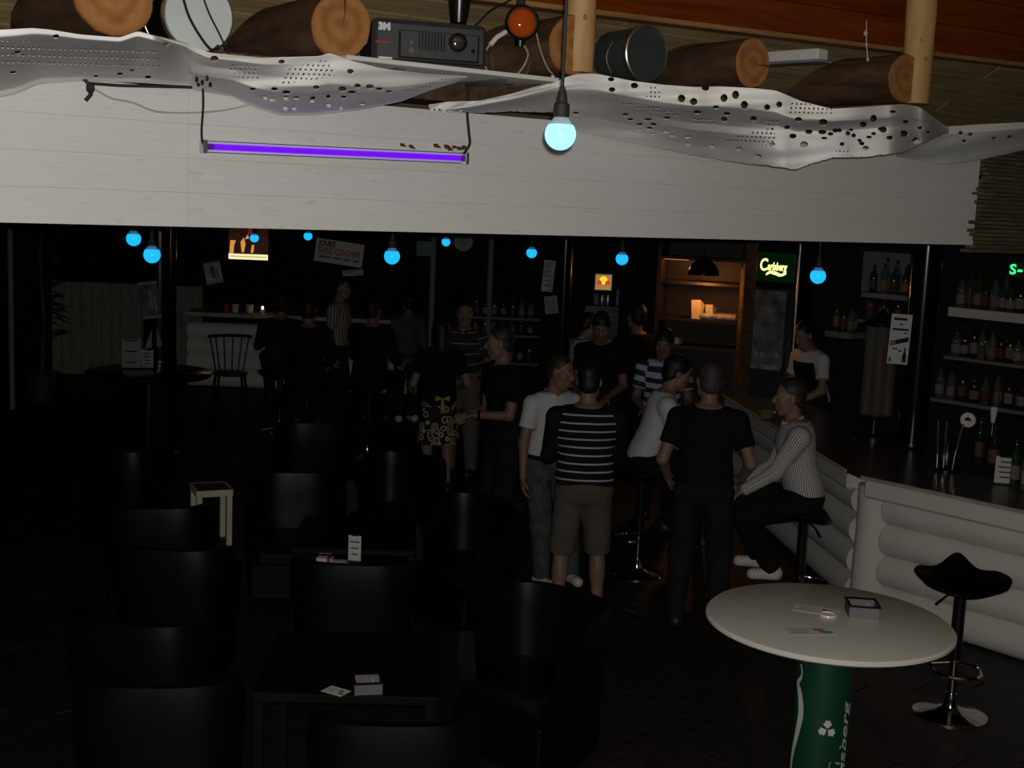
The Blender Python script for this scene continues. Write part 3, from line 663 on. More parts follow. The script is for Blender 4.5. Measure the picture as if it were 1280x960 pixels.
for (x, y, Y, r, lb) in ((1022.5, 345, 6.9, .042, 'blue bulb hanging left of the bottle shelves, right of the green sign'), (490, 320.5, 6.8, .042, 'blue bulb right of the tilted white sign'),
                         (167, 298.5, 6.9, .039, 'upper of the two blue bulbs beside the left black pole'), (190, 318.5, 6.6, .043, 'lower of the two blue bulbs beside the left black pole'),
                         (777.5, 323.5, 8.0, .039, 'blue bulb above the small red and yellow light'), (664.5, 316, 10.0, .041, 'blue bulb left of the middle black pole'),
                         (557.5, 302.5, 12.0, .040, 'small far blue bulb left of the round white disc'), (385, 295, 12.0, .040, 'small far blue bulb above the tilted white sign'), (318, 297.5, 12.2, .041, 'small far blue bulb in front of the lit screen')):
    bulb(x, y, Y, r, lb)

# ================================================================== PEOPLE: smooth distance-field figures
class Field:
    """smooth union of simple solids, turned into one closed surface"""
    def __init__(s, res): s.res = res; s.pr = []
    def cap(s, a, b, ra, rb=None, k=.03, flat=False, tag=0):
        s.pr.append(('cap', np.array(a, float), np.array(b, float), ra, ra if rb is None else rb, k, flat, tag)); return s
    def ell(s, c, r, Rm=None, k=.03, tag=0):
        s.pr.append(('ell', np.array(c, float), np.array(r, float), np.eye(3) if Rm is None else np.array(Rm, float), k, tag)); return s
    def torso(s, p0, ax, rt, fw, st, k=.04, tag=1):
        """st: stations (height, half width, half depth, forward shift) along the spine"""
        s.pr.append(('tor', np.array(p0, float), np.array(ax, float), np.array(rt, float), np.array(fw, float), np.array(st, float), k, tag)); return s
    def cut(s, p, n): s.pr.append(('cut', np.array(p, float), np.array(n, float))); return s      # keep the side the normal points to
    def sub(s, c, r): s.pr.append(('sub', np.array(c, float), np.array(r, float))); return s
    @staticmethod
    def dist(q, P):
        t = q[0]
        if t == 'cap':
            _, a, b, ra, rb, k, flat, tg = q; d = b - a; L2 = max(1e-9, d @ d)
            h = np.clip(((P - a) @ d) / L2, 0, 1); r = np.sqrt((((P - a) - h[..., None] * d) ** 2).sum(-1)) - (ra + (rb - ra) * h)
            if flat: r = np.maximum(r, ((P - b) @ d) / math.sqrt(L2))
            return r
        if t == 'ell':
            _, c, r, Rm, k, tg = q; w = (P - c) @ Rm; k0 = np.sqrt(((w / r) ** 2).sum(-1)); k1 = np.sqrt(((w / (r * r)) ** 2).sum(-1))
            return k0 * (k0 - 1) / np.maximum(k1, 1e-6)
        if t == 'tor':
            _, p0, ax, rt, fw, st, k, tg = q; w = P - p0; h = w @ ax; x = w @ rt; y = w @ fw
            a = np.interp(h, st[:, 0], st[:, 1]); b = np.interp(h, st[:, 0], st[:, 2]); y = y - np.interp(h, st[:, 0], st[:, 3])
            d = (np.sqrt((x / a) ** 2 + (y / b) ** 2) - 1) * np.minimum(a, b)
            return np.maximum(d, np.maximum(st[0, 0] - h, h - st[-1, 0]))
    @staticmethod
    def bounds(q):
        t = q[0]
        if t == 'cap': r = max(q[3], q[4]); return np.minimum(q[1], q[2]) - r, np.maximum(q[1], q[2]) + r
        if t == 'ell': r = q[2].max(); return q[1] - r, q[1] + r
        if t == 'tor':
            _, p0, ax, rt, fw, st, k, tg = q; A = p0 + ax * st[0, 0]; B = p0 + ax * st[-1, 0]; m = max(st[:, 1].max(), st[:, 2].max() + abs(st[:, 3]).max())
            return np.minimum(A, B) - m, np.maximum(A, B) + m
    def mesh(s, name, material, want=None, smooth_passes=1):
        res = s.res; sol = [q for q in s.pr if q[0] in ('cap', 'ell', 'tor')]
        bb = [s.bounds(q) for q in sol]; lo = np.min([b[0] for b in bb], 0) - .02 - 2 * res; hi = np.max([b[1] for b in bb], 0) + .02 + 2 * res
        n = np.ceil((hi - lo) / res).astype(int) + 1; F = np.ones(tuple(n), np.float32)
        ax = [lo[i] + res * np.arange(n[i]) for i in range(3)]
        for q in s.pr:
            if q[0] == 'cut':
                X = (ax[0] - q[1][0])[:, None, None] * q[2][0] + (ax[1] - q[1][1])[None, :, None] * q[2][1] + (ax[2] - q[1][2])[None, None, :] * q[2][2]
                F = np.maximum(F, -X.astype(np.float32)); continue
            if q[0] == 'sub': b0, b1 = q[1] - q[2].max(), q[1] + q[2].max(); k = .004
            else: b0, b1 = s.bounds(q); k = q[5] if q[0] == 'cap' else (q[4] if q[0] == 'ell' else q[6])
            m = max(.02, k) + res * 2
            i0 = np.maximum(0, np.floor((b0 - m - lo) / res).astype(int)); i1 = np.minimum(n, np.ceil((b1 + m - lo) / res).astype(int) + 1)
            sl = tuple(slice(a, b) for a, b in zip(i0, i1)); g = np.stack(np.meshgrid(*[ax[i][sl[i]] for i in range(3)], indexing='ij'), -1)
            if q[0] == 'sub':
                w = (g - q[1]) / q[2]; d = (np.sqrt((w ** 2).sum(-1)) - 1) * q[2].min(); F[sl] = np.maximum(F[sl], -d); continue
            d = s.dist(q, g).astype(np.float32); a = F[sl]; h = np.maximum(k - np.abs(a - d), 0) / k
            F[sl] = np.minimum(a, d) - h * h * k * .25
        # surface nets
        S = F < 0; c = [S[i:n[0] - 1 + i, j:n[1] - 1 + j, l:n[2] - 1 + l] for i in (0, 1) for j in (0, 1) for l in (0, 1)]
        tot = sum(x.astype(np.int8) for x in c); mix = (tot > 0) & (tot < 8); ids = np.full(mix.shape, -1, np.int64); w = np.argwhere(mix); ids[mix] = np.arange(len(w))
        acc = np.zeros((len(w), 3)); cnt = np.zeros(len(w)); off = [(i, j, l) for i in (0, 1) for j in (0, 1) for l in (0, 1)]
        val = {o: F[w[:, 0] + o[0], w[:, 1] + o[1], w[:, 2] + o[2]] for o in off}
        for o in off:
            for a in range(3):
                if o[a] == 0:
                    e = list(o); e[a] = 1; v0, v1 = val[o], val[tuple(e)]; cr = (v0 < 0) != (v1 < 0)
                    t = v0[cr] / (v0[cr] - v1[cr]); p = np.tile(np.array(o, float), (cr.sum(), 1)); p[:, a] = t; acc[cr] += p; cnt[cr] += 1
        V = lo + res * (w + acc / cnt[:, None]); faces = []
        for a in range(3):
            b, d = [(1, 2), (2, 0), (0, 1)][a]; sh = [slice(1, -1)] * 3; sh[a] = slice(0, -1); s0 = S[tuple(sh)]; sh2 = list(sh); sh2[a] = slice(1, None); s1 = S[tuple(sh2)]
            ii = np.argwhere(s0 != s1); fl = s0[s0 != s1]; ii = ii + np.array([1 if q != a else 0 for q in range(3)])
            def at(db, dd):
                z = ii.copy(); z[:, b] += db; z[:, d] += dd; return ids[z[:, 0], z[:, 1], z[:, 2]]
            qd = np.stack([at(-1, -1), at(0, -1), at(0, 0), at(-1, 0)], -1); qd[~fl] = qd[~fl][:, ::-1]; faces.append(qd)
        Q = np.concatenate(faces); Q = Q[(Q >= 0).all(1)]
        for _ in range(smooth_passes):
            A = np.zeros_like(V); N = np.zeros(len(V))
            for i in range(4):
                np.add.at(A, Q[:, i], V[Q[:, (i + 1) % 4]]); np.add.at(N, Q[:, i], 1)
                np.add.at(A, Q[:, i], V[Q[:, (i - 1) % 4]]); np.add.at(N, Q[:, i], 1)
            V = V * .5 + (A / np.maximum(N, 1)[:, None]) * .5
        me = bpy.data.meshes.new(name); me.vertices.add(len(V)); me.vertices.foreach_set('co', V.astype(np.float32).ravel())
        me.loops.add(len(Q) * 4); me.loops.foreach_set('vertex_index', Q.astype(np.int32).ravel())
        me.polygons.add(len(Q)); me.polygons.foreach_set('loop_start', np.arange(0, len(Q) * 4, 4, dtype=np.int32)); me.polygons.foreach_set('loop_total', np.full(len(Q), 4, np.int32))
        me.polygons.foreach_set('use_smooth', np.ones(len(Q), bool)); me.materials.append(material); me.update(calc_edges=True); me.validate()
        if want:   # thread coordinates for striped cloth
            best = np.full(len(V), 1e9); sv = np.zeros(len(V)); su = np.zeros(len(V))
            for q in sol:
                d = s.dist(q, V); m = d < best
                if q[0] == 'tor': u = np.arctan2((V - q[1]) @ q[3], 1.35 * ((V - q[1]) @ q[4])) * .16; v = (V - q[1]) @ q[2]
                elif q[0] == 'cap' and q[7]:
                    t = q[2] - q[1]; L = math.sqrt(t @ t); t = t / L; e1 = np.cross(t, [.3, .5, .8]); e1 /= np.linalg.norm(e1); e2 = np.cross(t, e1); r = V - q[1]
                    u = np.arctan2(r @ e2, r @ e1) * q[3]; v = -(r @ t) + q[7]
                else: continue
                best[m] = d[m]; su[m] = u[m]; sv[m] = v[m]
            for nm, arr in (('sv', sv), ('su', su)):
                at_ = me.attributes.new(nm, 'FLOAT', 'POINT'); at_.data.foreach_set('value', arr.astype(np.float32))
        return me
def unit(v): v = np.array(v, float); return v / max(1e-9, np.linalg.norm(v))
def ik(a, c, l1, l2, pole):
    """middle joint of a two-bone limb from a to c, bent towards pole; c is pulled in if out of reach"""
    a, c = np.array(a, float), np.array(c, float); d = c - a; L = np.linalg.norm(d); Lm = (l1 + l2) * .995
    if L > Lm: c = a + d / L * Lm; d = c - a; L = Lm
    x = (l1 * l1 - l2 * l2 + L * L) / (2 * L); h = math.sqrt(max(0, l1 * l1 - x * x)); e = d / L
    p = np.array(pole, float); p = p - e * (p @ e); return a + e * x + unit(p) * h, c
PEOPLE = []
def person(label, px, py, hgt, face, top='tee', topm='black_cloth', bottom='trousers', botm='dark_jeans', skin='skin', hair='short', hairm='hair_black',
           lean=4, twist=0, side=0, pelvis=None, seat=None, hl=None, hr=None, curl=.7, head=(0, 0, 0), feet=None, res=.010, shoes='dark_shoe', Y=None, at=None, group=None,
           build=1.0, feetpx=None, belt=False, watch=None, extra=None, sit_feet=None, elb=None):
    """face: degrees, heading of the figure (0 = away from the camera, 180 = towards it, 90 = to the left of the picture)"""
    if at is None:
        p = atY(px, py, Y) if Y else onZ(px, py, hgt); at = (p.x, p.y)
    root = thing('person', label, 'person', (at[0], at[1], 0), R(face), group)
    k = (seat and hgt or hgt / 1.75); k = hgt / 1.75 if seat is None else 1.0 * (hgt if hgt < 1.3 else 1.0)
    if seat is not None: k = 1.0
    b = build; X = np.array([1., 0, 0])
    # spine
    pel = np.array(pelvis if pelvis is not None else ((0, 0, .93 * k) if seat is None else (0, 0, seat + .10)), float)
    la, sa, tw = R(lean), R(side), R(twist)
    A = unit([math.sin(sa), math.sin(la), math.cos(la) * math.cos(sa)]); F = unit(np.array([-math.sin(tw) * 1.0, math.cos(tw), 0])); F = unit(F - A * (F @ A)); Rt = np.cross(F, A)
    Fp = unit(np.array([0, 1., 0]) - A * A[1]); Rp = np.cross(Fp, A)
    nb = pel + A * (.535 * k)
    sh = {s: nb - A * (.092 * k) + Rt * (s * .178 * k * b) for s in (-1, 1)}
    hip = {s: pel + X * (s * .088 * k) - np.array([0, 0, .03 * k]) for s in (-1, 1)}
    if feetpx:
        feet = dict(feet or {})
        for s, (fx, fy, ft) in feetpx.items():
            w = onZ(fx, fy, 0) - Vector((at[0], at[1], 0)); c_, s_ = math.cos(R(face)), math.sin(R(face)); feet[s] = (w.x * c_ + w.y * s_, -w.x * s_ + w.y * c_, ft)
    # legs
    ank, kn, toe = {}, {}, {}
    for s in (-1, 1):
        if seat is None:
            t = (feet or {}).get(s, (s * .11 * k, 0, 8 * s)); q = np.array([t[0], t[1], (t[3] if len(t) > 3 else .085 * k)])
            kn[s], ank[s] = ik(hip[s], q, .425 * k, .40 * k, (0.12 * s, 1, 0)); toe[s] = R(t[2])
        else:
            t = (sit_feet or {}).get(s, (s * .13, .34, 0, .46)); q = np.array([t[0], t[1], t[3]])
            kn[s], ank[s] = ik(hip[s], q, .44 * k, .43 * k, (.25 * s, 1, .9)); toe[s] = R(t[2])
    # arms
    wr, el = {}, {}
    for s, t in ((-1, hl), (1, hr)):
        if t is None: t = (s * .27 * k * b, .05 * k, (.80 * k if seat is None else seat + .12))
        po = (elb or {}).get(s, (.35 * s, -1, -.3))
        el[s], wr[s] = ik(sh[s], t, .285 * k, .255 * k, po)
    # head frame
    hy, hp, hrll = [R(v) for v in head]; hp = hp
    Mh = Matrix.Rotation(hy, 3, 'Z') @ Matrix.Rotation(-hp, 3, 'X') @ Matrix.Rotation(hrll, 3, 'Y')
    base = Matrix.Rotation(tw, 3, 'Z'); Mh = np.array(base @ Mh)
    hc = nb + A * (.045 * k) + Mh @ np.array([0, .022, .105]) * k
    H = lambda x, y, z: hc + Mh @ (np.array([x, y, z]) * k)
    # ---- body
    f = Field(res)
    st = np.array([(-.02, .155, .105, -.01), (.06, .162, .108, -.01), (.14, .148, .10, 0), (.24, .142, .098, .005), (.34, .158, .108, .01), (.43, .17, .108, .0), (.49, .13, .085, -.015), (.535, .07, .06, -.01)], float) * k
    st[:, 1:3] *= b
    f.torso(pel - A * .0, A, Rt if abs(twist) > 1 else Rp, F, st, .05)
    f.ell(pel - np.array([0, 0, .04 * k]), np.array([.15, .11, .10]) * k, None, .05)
    for s in (-1, 1):
        f.cap(hip[s], kn[s], .084 * k * b, .056 * k, .04); f.cap(kn[s], ank[s], .054 * k, .036 * k, .03)
        f.ell(kn[s] * .62 + ank[s] * .38 - np.array([0, .012, 0]), np.array([.05, .055, .10]) * k, None, .03)
        d = np.array([-math.sin(toe[s]), math.cos(toe[s]), 0]); f.cap(ank[s] + np.array([0, 0, -.045 * k]) - d * .03, ank[s] + d * .105 * k + np.array([0, 0, -.055 * k]), .034 * k, .026 * k, .03)
        f.cap(nb - A * .055 * k + Rt * s * .035 * k, sh[s] + A * .012 * k, .056 * k, .050 * k, .05); f.cap(sh[s], el[s], .05 * k * b, .038 * k, .035); f.cap(el[s], wr[s], .039 * k, .026 * k, .02)
    f.cap(nb - A * .05 * k, hc - Mh @ np.array([0, .02, .06]) * k, .058 * k, .052 * k, .03)
    f.ell(H(0, -.012, .038), np.array([.074, .096, .088]) * k, Mh, .02); f.ell(H(0, .036, -.03), np.array([.058, .06, .078]) * k, Mh, .03)
    f.cap(H(-.022, .062, -.095), H(.022, .062, -.095), .023 * k, None, .02)
    f.cap(H(-.040, .028, -.068), H(.040, .028, -.068), .024 * k, None, .04)
    f.cap(H(0, .088, .022), H(0, .108, -.02), .009 * k, .0155 * k, .012); f.cap(H(-.012, .098, -.024), H(.012, .098, -.024), .0095 * k, None, .008)
    f.cap(H(-.036, .073, .034), H(.036, .073, .034), .013 * k, None, .014)
    f.cap(H(-.019, .090, -.055), H(.019, .090, -.055), .0075 * k, None, .005); f.cap(H(-.016, .089, -.069), H(.016, .089, -.069), .008 * k, None, .005)
    for s in (-1, 1):
        f.ell(H(s * .046, .055, -.012), np.array([.020, .020, .018]) * k, Mh, .04)
        f.ell(H(s * .077, -.006, .0), np.array([.010, .021, .033]) * k, Mh, .006)
    for s in (-1, 1): f.sub(H(s * .031, .094, .012), np.array([.016, .013, .008]) * k)
    # hands
    for s in (-1, 1):
        hd = unit(wr[s] - el[s]); pole = np.array([-s * 1., .25, 0]) if abs(hd[2]) > .6 else np.array([0, 0, -1.]); pn = unit(pole - hd * (pole @ hd)); ac = unit(np.cross(hd, pn))
        if ac @ np.array([0, 1., 0.5]) < 0: ac = -ac            # towards the thumb side
        W = wr[s]; pc = W + hd * .05 * k
        f.ell(pc, np.array([.043, .052, .017]) * k, np.stack([ac, hd, pn], 1), .015)
        for i, (o, L) in enumerate(((.031, .074), (.011, .084), (-.010, .078), (-.029, .060))):
            p = W + (hd * .088 + ac * o) * k; dr = hd.copy(); c_ = curl * (1 + .12 * i)
            for j, fr in enumerate((.45, .32, .25)):
                ca, sa_ = math.cos(c_ * .8), math.sin(c_ * .8); nd = dr * ca + unit(pn - dr * (pn @ dr)) * sa_; dr = unit(nd)
                q = p + dr * L * fr * k; f.cap(p, q, (.0098 - .0011 * j) * k, (.0090 - .0011 * j) * k, .004); p = q
        p = W + (hd * .028 + ac * .030) * k; d1 = unit(hd * .75 + ac * .62 + pn * .25); q = p + d1 * .045 * k; f.cap(p, q, .0125 * k, .011 * k, .008)
        d2 = unit(hd * .9 + ac * .12 + pn * .35); f.cap(q, q + d2 * .032 * k, .0108 * k, .009 * k, .004)
    o = link('body', f.mesh('body', M[skin]), root)
    for s in (-1, 1):
        c = H(s * .031, .0772, .012); e = MB().sphere(tuple(c), .0105 * k, 10, 8).build('eye', M['eye'], root); ic = H(s * .031, .0842, .012)
        MB().sphere(tuple(ic), .0052 * k, 8, 6).build('iris', M['iris'], e)
    MB().tube([tuple(H(x, .0955 - 14 * x * x, -.062)) for x in (-.021, -.011, 0, .011, .021)], [.002 * k, .0042 * k, .005 * k, .0042 * k, .002 * k], 6).build('lips', M['lip'], root)
    # ---- clothes
    g = Field(max(res, .008)); loose = .014
    def torso_st(lo, hi, extra_=loose, flare=0.0):
        z = np.linspace(lo, hi, 12) * k; w = np.zeros((12, 4)); w[:, 0] = z
        for c in (1, 2, 3): w[:, c] = np.interp(z, st[:, 0], st[:, c])
        w[:, 1:3] += extra_; w[:, 1] = np.maximum(w[:, 1], np.where(z < .2 * k, .165 * k * b, 0)); w[:, 2] = np.maximum(w[:, 2], np.where(z < .2 * k, .118 * k * b, 0)) + flare * np.clip((.1 * k - z), 0, 1); return w
    TX = Rt if abs(twist) > 1 else Rp
    hem = {'tee': -.06, 'polo': -.06, 'shirt': -.07, 'sweater': -.045, 'vest': -.06, 'jacket': -.12, 'dress': -.36}.get(top, -.06)
    if seat is not None: hem = max(hem, -.03)
    g.torso(pel, A, TX, F, torso_st(hem, .515), .04)
    full = top in ('shirt', 'sweater', 'jacket'); ex = .013 if full else .012
    for s in (-1, 1):
        g.cap(nb - A * .060 * k + Rt * s * .045 * k, sh[s] + A * .010 * k, .064 * k, .061 * k, .05)
        if full:
            g.cap(sh[s], el[s], .050 * k * b + ex, .040 * k + ex, .03, False, 30 if top == 'sweater' else .40); g.cap(el[s], el[s] + (wr[s] - el[s]) * .97, .039 * k + ex, .028 * k + ex, .02, True, 30 if top == 'sweater' else .12)
        else: g.cap(sh[s], sh[s] + (el[s] - sh[s]) * .62, .050 * k * b + ex, .045 * k + ex + .006, .03, True, .40)
    if top == 'dress': g.torso(np.array([pel[0], pel[1], 0]), np.array([0, 0, 1.]), X, np.array([0, 1., 0]), np.array([(.52 * k, .20 * k, .16 * k, 0), (.75 * k, .185 * k, .145 * k, 0), (.95 * k, .165 * k, .125 * k, 0)]), .04)
    nm = {'tee': 't_shirt', 'polo': 'polo_shirt', 'shirt': 'shirt', 'sweater': 'sweater', 'vest': 't_shirt', 'jacket': 'jacket', 'dress': 'dress'}[top]
    link(nm, g.mesh(nm, M[topm], True), root)
    if top in ('polo', 'shirt'):   # collar
        c = Field(max(res * .8, .006)); cc = nb - A * .012 * k
        rg = [cc + A * (.020 - .026 * (1 - math.cos(w)) * .5) * k - F * (.066 * math.cos(w) - .006) * k + Rt * (.067 * math.sin(w)) * k for w in [math.pi * (i / 7. - 1) for i in range(15)]]
        for i in range(1, 13): c.cap(rg[i], rg[i + 1], .0135 * k, None, .008)
        for i, q in ((1, rg[1]), (13, rg[13])): c.cap(q, q + F * .016 * k - A * .030 * k + (Rt * .012 * k if i == 1 else -Rt * .012 * k) * -1, .012 * k, .008 * k, .012)
        link('collar', c.mesh('collar', M[{'pin_stripe': 'white_cloth', 'fine_polo': 'dark_cloth', 'pale_stripe': 'grey_cloth'}.get(topm, topm)]), root)
    if top == 'vest':  # dark apron bib over a pale shirt
        c = Field(max(res, .008)); c.torso(pel, A, TX, F, torso_st(-.10, .44, loose + .010), .03); c.cut(pel + Rt * 0 + F * -.02 * k, F); 
        link('waistcoat', c.mesh('waistcoat', M['black_cloth']), root)
    # ---- lower garment
    if bottom in ('trousers', 'shorts'):
        t = Field(max(res, .008)); t.ell(pel - np.array([0, 0, .035 * k]), np.array([.165 * b, .125 * b, .115]) * k, None, .04)
        t.torso(pel, A, X if seat is None else Rp, Fp, torso_st(-.03, .075, .008), .03)
        for s in (-1, 1):
            if bottom == 'shorts':
                e = kn[s] + (ank[s] - kn[s]) * .06; t.cap(hip[s] - np.array([0, 0, .02]), e, .105 * k, .088 * k, .03, True)
            else:
                t.cap(hip[s], kn[s], .098 * k * b, .084 * k, .03); t.cap(kn[s], ank[s] + (ank[s] - kn[s]) * .05, .084 * k, .060 * k, .03, True)
        link(bottom, t.mesh(bottom, M[botm]), root)
    elif bottom == 'skirt':
        t = Field(max(res, .008)); t.torso(np.array([pel[0], pel[1], 0]), np.array([0, 0, 1.]), X, np.array([0, 1., 0]), np.array([(.52 * k, .215 * k, .165 * k, 0), (.70 * k, .195 * k, .15 * k, 0), (.86 * k, .18 * k, .135 * k, 0), (.98 * k, .155 * k, .12 * k, 0)]), .04)
        link('skirt', t.mesh('skirt', M[botm]), root)
    if belt:
        t = Field(.007); t.torso(pel, A, X, Fp, torso_st(.035, .07, .024), .02); link('belt', t.mesh('belt', M['black_cloth']), root)
        c = pel + A * .052 * k + Fp * .155 * k; MB().box(tuple(c), (.04, .012, .035), bev=.003).build('buckle', M['chrome'], root, False)
    # ---- shoes
    for s in (-1, 1):
        d = np.array([-math.sin(toe[s]), math.cos(toe[s]), 0]); q = Field(max(.007, res * .8)); a0 = ank[s] - np.array([0, 0, .042 * k])
        q.cap(a0 - d * .035 * k, a0 + d * .12 * k - np.array([0, 0, .010]), .046 * k, .040 * k, .03); q.cap(a0 - d * .02 * k, ank[s] + np.array([0, 0, .012]) - d * .005, .046 * k, .045 * k, .03)
        q.cut((0, 0, ank[s][2] - .083 * k), (0, 0, 1)); sh_ = link('shoe', q.mesh('shoe', M[shoes]), root)
        if shoes == 'white_shoe' and res < .009:
            for j in range(4):
                c = a0 + d * (.035 + .022 * j) * k + np.array([0, 0, .045 - .006 * j]) * k; r_ = np.cross(d, [0, 0, 1]); MB().tube([tuple(c - r_ * .022), tuple(c + np.array([0, 0, .004])), tuple(c + r_ * .022)], .004, 5).build('lace', M['ink'], sh_)
    # ---- hair
    if hair:
        h = Field(max(.006, res * .75)); e = .010 if hair == 'short' else (.006 if hair == 'crop' else .020)
        h.ell(H(0, -.024, .050), np.array([.0725 + e * .7, .090 + e * .7, .084 + e * .7]) * k, Mh, .01); h.ell(H(0, -.047, -.015), np.array([.066 + e * .5, .058 + e * .6, .07]) * k, Mh, .02)
        if hair == 'long':
            h.cap(H(0, -.05, .02), H(0, -.075, -.16), .082 * k, .07 * k, .03)
            for s in (-1, 1): h.cap(H(s * .07, -.01, .02), H(s * .075, -.02, -.15), .026 * k, .02 * k, .02)
        if hair == 'messy':
            rr = random.Random(int(px)); 
            for _ in range(16):
                v = unit([rr.uniform(-1, 1), rr.uniform(-1, .8), rr.uniform(.1, 1)]); h.cap(H(*(np.array([0, -.014, .042]) + v * [.075, .095, .09])), H(*(np.array([0, -.014, .042]) + v * [.092, .112, .108])), .014 * k, .006 * k, .01)
        h.cut(H(0, .082, .075) if hair != 'long' else H(0, .06, .0), Mh @ unit(np.array([0, -.72, .69]) if hair != 'long' else np.array([0, -1, .15])))
        link('hair', h.mesh('hair', M[hairm], smooth_passes=1), root)
        for s in (-1, 1): MB().tube([tuple(H(s * .014, .0885, .033)), tuple(H(s * .032, .0865, .038)), tuple(H(s * .048, .075, .034))], [.0025 * k, .0036 * k, .0022 * k], 6).build('eyebrow', M[hairm], root)
    if watch:
        s = watch; p = wr[s] + (el[s] - wr[s]) * .12; d = unit(wr[s] - el[s]); MB().lathe([(.034 * k, -.012), (.036 * k, -.012), (.036 * k, .012), (.034 * k, .012)], 18, tuple(p), tuple(d)).build('watch_strap', M['chrome'], root)
        sd = unit(np.cross(d, [0, 0, 1.])); pz = unit(np.cross(sd, d)); c = p + pz * .034 * k; MB().cyl(tuple(c), tuple(c + pz * .010), .017, n=14).build('watch_case', M['chrome'], root)
    PEOPLE.append((label, root)); return dict(root=root, wr=wr, el=el, pel=pel, k=k)

# ================================================================== BAR
WT = 1.0                                   # worktop height
S0 = Vector((2.52, 8.66, 0)); S1 = S0 + UA * 2.6            # section A, from the corner post to the right
T0 = Vector((2.44, 8.90, 0)); T1 = Vector((2.10, 12.3, 0))   # section B, running away
bar = thing('log_bar', 'white painted log bar front in two sections beside the saddle stools', 'bar', (0, 0, 0))
def bar_log(a, b, z, r, round_a=False, round_b=False):
    d = (b - a).normalized(); L = (b - a).length; pr = []
    if round_a: pr += [(r * .02, 0)] + [(r * math.sin(w), r * .55 * (1 - math.cos(w))) for w in (.5, .9, 1.25, 1.57)]
    else: pr += [(r, 0)]
    n = 7
    for i in range(1, n): pr.append((r * (1 + .02 * math.sin(i * 2.3 + z * 9)), L * i / n))
    pr += [(r, L)] if not round_b else [(r * math.sin(w), L - r * .55 * (1 - math.cos(w))) for w in (1.57, 1.25, .9, .5)] + [(r * .02, L)]
    MB().lathe(pr, 22, a + Vector((0, 0, z)), d).build('log', M['log_paint'], bar)
for i in range(4):
    z = .118 + i * .222; bar_log(S0 + UA * .0 + NA * .17, S1 + NA * .16, z, .118, round_a=True)
    bar_log(T0 + Vector((.13, .06, 0)), T1 + Vector((.13, 0, 0)), z, .115)
pc = S0 + Vector((.06, .14, 0)); MB().lathe([(.115, 0), (.12, .3), (.112, .6), (.118, .93)], 24, pc).build('corner_post', M['log_paint'], bar)
ne = Vector((NA.x, NA.y, 0)); tn = Vector((1, .1, 0)).normalized()
for (a, b, n) in ((S0 - UA * .06, S1, ne), (T0, T1, tn)):
    d = (b - a).normalized(); rt = Matrix.Rotation(math.atan2(d.y, d.x), 3, 'Z'); m = (a + b) / 2 + n * .05
    MB().box((m.x, m.y, WT - .075), ((b - a).length, .17, .13), rt, .02).build('edge_beam', M['log_paint'], bar, False)
wt = thing('bar_worktop', 'dark worn worktop running along the log bar', 'worktop', (0, 0, 0))
a, b = S0 - UA * .08, S1; c = b + NA * .68; d = S0 + NA * .68 + UA * .3
poly = [(a - NA * .03)[:2], (b - NA * .03)[:2], c[:2], (S0 + NA * .75 + UA * .15)[:2], (T1.x + .75, T1.y), (T1.x - .04, T1.y), (T0.x - .05, T0.y)]
MB().prism(poly, WT - .012, WT + .008).build('top_slab', M['worktop'], wt, False)
def strip(pts, r=.012):
    return MB().tube(pts, r, 6)
strip([(a - NA * .03) + Vector((0, 0, WT)), (b - NA * .03) + Vector((0, 0, WT))], .013).build('edge_strip', M['edge_paint'], wt)
strip([Vector((T0.x - .05, T0.y, WT)), Vector((T1.x - .04, T1.y, WT))], .013).build('edge_strip', M['edge_paint'], wt)

